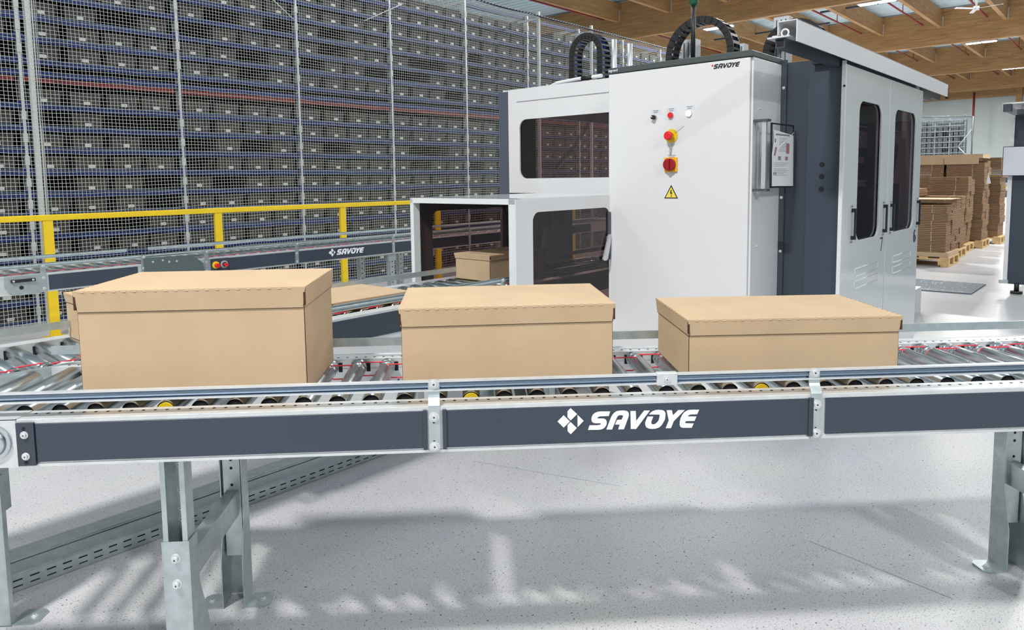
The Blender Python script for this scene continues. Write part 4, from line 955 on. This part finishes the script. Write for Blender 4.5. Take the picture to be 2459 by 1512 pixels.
pallet(15.42, 2.19, 'fourth wooden pallet, under the tallest brown stack')
bundle_stack(15.45, 2.22, .72, .60, 11, .135, .146, '', 'fourth and tallest pallet stack')
bundle_stack(15.45, 2.86, .72, .62, 11, .135, .146, '', 'tall stack hidden behind the doors', cols=1)
pallet(16.5, 2.05, 'furthest wooden pallet of the row')
bundle_stack(16.55, 2.1, .72, 1.1, 12, .128, .146, '', 'furthest pallet stack', cols=1)
m = MB().box(15.40, 16.2, 2.24, 3.6, 1.645, 1.72); m.box(15.40, 15.404, 2.3, 3.5, 1.54, 1.645); m.m(1).box(15.395, 15.40, 2.85, 2.86, .9, 1.66)
solo('cardboard_cover', m, [KRAFT, KRAFTB], 'torn light cardboard cover draped over the tallest pallet stack', 'cover', A45, (15.4, 2.24, 1.54))
solo('paper_note', MB().prism([(2.17, 1.18), (2.10, 1.185), (2.145, 1.38)], .002, FR(15.40)), PAPER, 'white paper note hanging on the tallest pallet stack', 'note', A45, (15.4, 2.14, 1.2))
# rubber mat
m = MB(); m.prism([(9.47, 1.43), (10.40, 1.42), (10.42, 2.35), (9.44, 2.3)], .012, lambda u, v, w_: (u, v, w_+.001))
m.m(1)
for k in range(90): u, v = R.uniform(9.5, 10.35), R.uniform(1.48, 2.25); m.disc((u, v, .013), .009, (0, 0, 1), 6, .001)
solo('floor_mat', m, [MAT_D, LABEL], 'dark studded rubber mat lying on the floor beyond the doors', 'mat', A45, (9.9, 1.8, 0))
solo('floor_box', bevel and MB().box(7.2, 7.95, 1.62, 1.98, 0, .26), WHITE, 'white block on the floor behind the numbered doors', 'box', A45, (7.6, 1.8, 0))
# second machine on the right edge
m2 = thing('packing_machine', 'second packing machine cut off by the right photo edge', 'machine', A45, (10.5, .4, 0))
m = MB().box(9.9, 9.93, -.6, 1.148, .10, 2.02); m.build('front_panel', PANEL, m2)
MB().box(9.88, 9.93, 1.148, 1.19, .14, 1.99).build('corner_strip', WHITE, m2)
MB().box(9.93, 12.2, 1.12, 1.15, .1, 2.0).build('side_panel', WHITE, m2)
m = MB().box(9.55, 9.9, 1.06, 1.064, 2.02, 2.12); m.box(9.30, 13.0, .95, 1.20, 2.10, 2.115); m.box(9.3, 13, 1.19, 1.2, 2.03, 2.115); r_ = m.build('door_rail', WHITE, m2)
MB().box(9.28, 9.4, 1.12, 1.19, 2.02, 2.10).build('rail_end', DARKP, r_)
MB().box(9.32, 13.0, 1.02, 1.07, 1.99, 2.04).build('rail_tube', DARKP, r_)
m = MB().tube([(9.85, 1.05, .03), (9.85, 1.05, .12)], .025, 10); m.tube([(9.85, 1.05, 0), (9.85, 1.05, .03)], .06, 16); m.build('levelling_foot', BLACK, m2)
m = MB().box(9.82, 9.90, 1.13, 1.22, .11, .15); m.build('foot_bracket', GALV, m2)
MB().box(9.88, 9.9, .6, .66, .95, 1.0).build('latch', BLACK, m2)
mo = thing('monitor', 'pale grey monitor panel mounted on the second machine front, right edge', 'monitor', A45, (9.8, 1.0, 1.5))
bevel(MB().box(9.78, 9.82, .80, 1.235, 1.335, 1.665).build('bezel', BLACK, mo), .004)
MB().box(9.776, 9.779, .81, 1.228, 1.342, 1.658).build('screen', SCREEN, mo)
MB().box(9.82, 9.9, .95, 1.05, 1.45, 1.55).build('arm', BLACK, mo)
# distant conveyors with yellow rails, far netted rack
for k, (r_, z) in enumerate(((20, .95), (23.5, 1.25))):
    t = thing('roller_conveyor', ['distant grey conveyor right of the pallets, lower one', 'distant grey conveyor right of the pallets, upper one'][k], 'conveyor', A45, (r_, 2.0, 0))
    MB().box(r_, r_+.05, -.5, 3.4, z-.14, z).build('side_rail', PANEL, t); MB().box(r_+.6, r_+.65, -.5, 3.4, z-.14, z).build('side_rail', PANEL, t)
    MB().box(r_+.05, r_+.6, -.5, 3.4, z-.04, z-.02).build('roller_bed', GALVL, t); MB().box(r_-.02, r_, -.5, 3.4, z+.05, z+.08).build('guide_rail', GALVL, t)
    for q in (-.2, 1.2, 2.6): MB().box(r_, r_+.6, q, q+.06, 0, z-.14).build('leg', GALV, t)
t = thing('guard_rail', 'distant yellow guard rail seen between the pallets and second machine', 'guard rail', A45, (25, 2, 0))
for z in (.9, 1.25): MB().box(25, 25.06, -.5, 4, z, z+.07).build('rail', YEL, t)
for q in (2.0, 2.6, 3.2): MB().box(25, 25.06, q, q+.10, 0, 1.3).build('post', YEL, t)
mat('far_steel', (.13, .16, .19), .5)
t = thing('storage_rack', 'small distant rack behind clear netting, above the pallets', 'rack', A45, (40, 9, 0))
for q in range(9):
    l_ = 6.6+q*.62
    MB().box(40, 40.06, l_-.03, l_+.03, 0, 4.0+.06*q).build('upright', MT['far_steel'], t)
for k in range(11):
    MB().box(39.98, 40.02, 6.57, 11.6, 1.3+k*.26, 1.35+k*.26).build('shelf_beam', MT['far_steel'], t)
MB().box(40.5, 40.6, 6.6, 11.6, 0, 3.95).build('back_panel', mat('far_grey', (.05, .065, .07), .8), t)
q = MB()
for k in range(10):
    for s_ in range(22): 
        if R.random() < .85: q.box(40.05, 40.4, 6.65+s_*.225, 6.65+s_*.225+.17, 1.36+k*.26, 1.53+k*.26)
q.build('tote', mat('far_tote', (.10, .12, .125), .7), t)['kind'] = 'stuff'
for q in range(6): MB().box(39.8, 42, 6.6+q*.7, 6.65+q*.7, 4.1, 4.16).build('cross_tie', MT['far_steel'], t)
nf = thing('safety_net', 'distant mesh frame with diagonal braces right of the small far rack', 'net', A45, (38.5, 6.2, 0))
MB().tube([(38.5, 6.05, 0), (38.5, 6.05, 3.95)], .035, 6).build('post', CAPG, nf); MB().tube([(38.5, 6.05, 3.93), (38.5, 12, 4.3)], .025, 6).build('top_wire', CAPG, nf)
MB().tube([(38.5, 6.05, 3.4), (38.5, 6.6, 2.6)], .018, 5).build('brace', GALV, nf); MB().tube([(38.5, 6.05, 2.0), (38.5, 6.6, 2.6)], .018, 5).build('brace', GALV, nf)
q = MB()
for k in range(60): q.box(38.498, 38.5, 6.05+k*.1, 6.053+k*.1, 1.8, 3.9)
for k in range(22): q.box(38.498, 38.5, 6.05, 12, 1.8+k*.1, 1.803+k*.1)
q.build('mesh', NET, nf)['kind'] = 'stuff'

for o in bpy.data.objects:
    if '_o' in o: del o['_o']
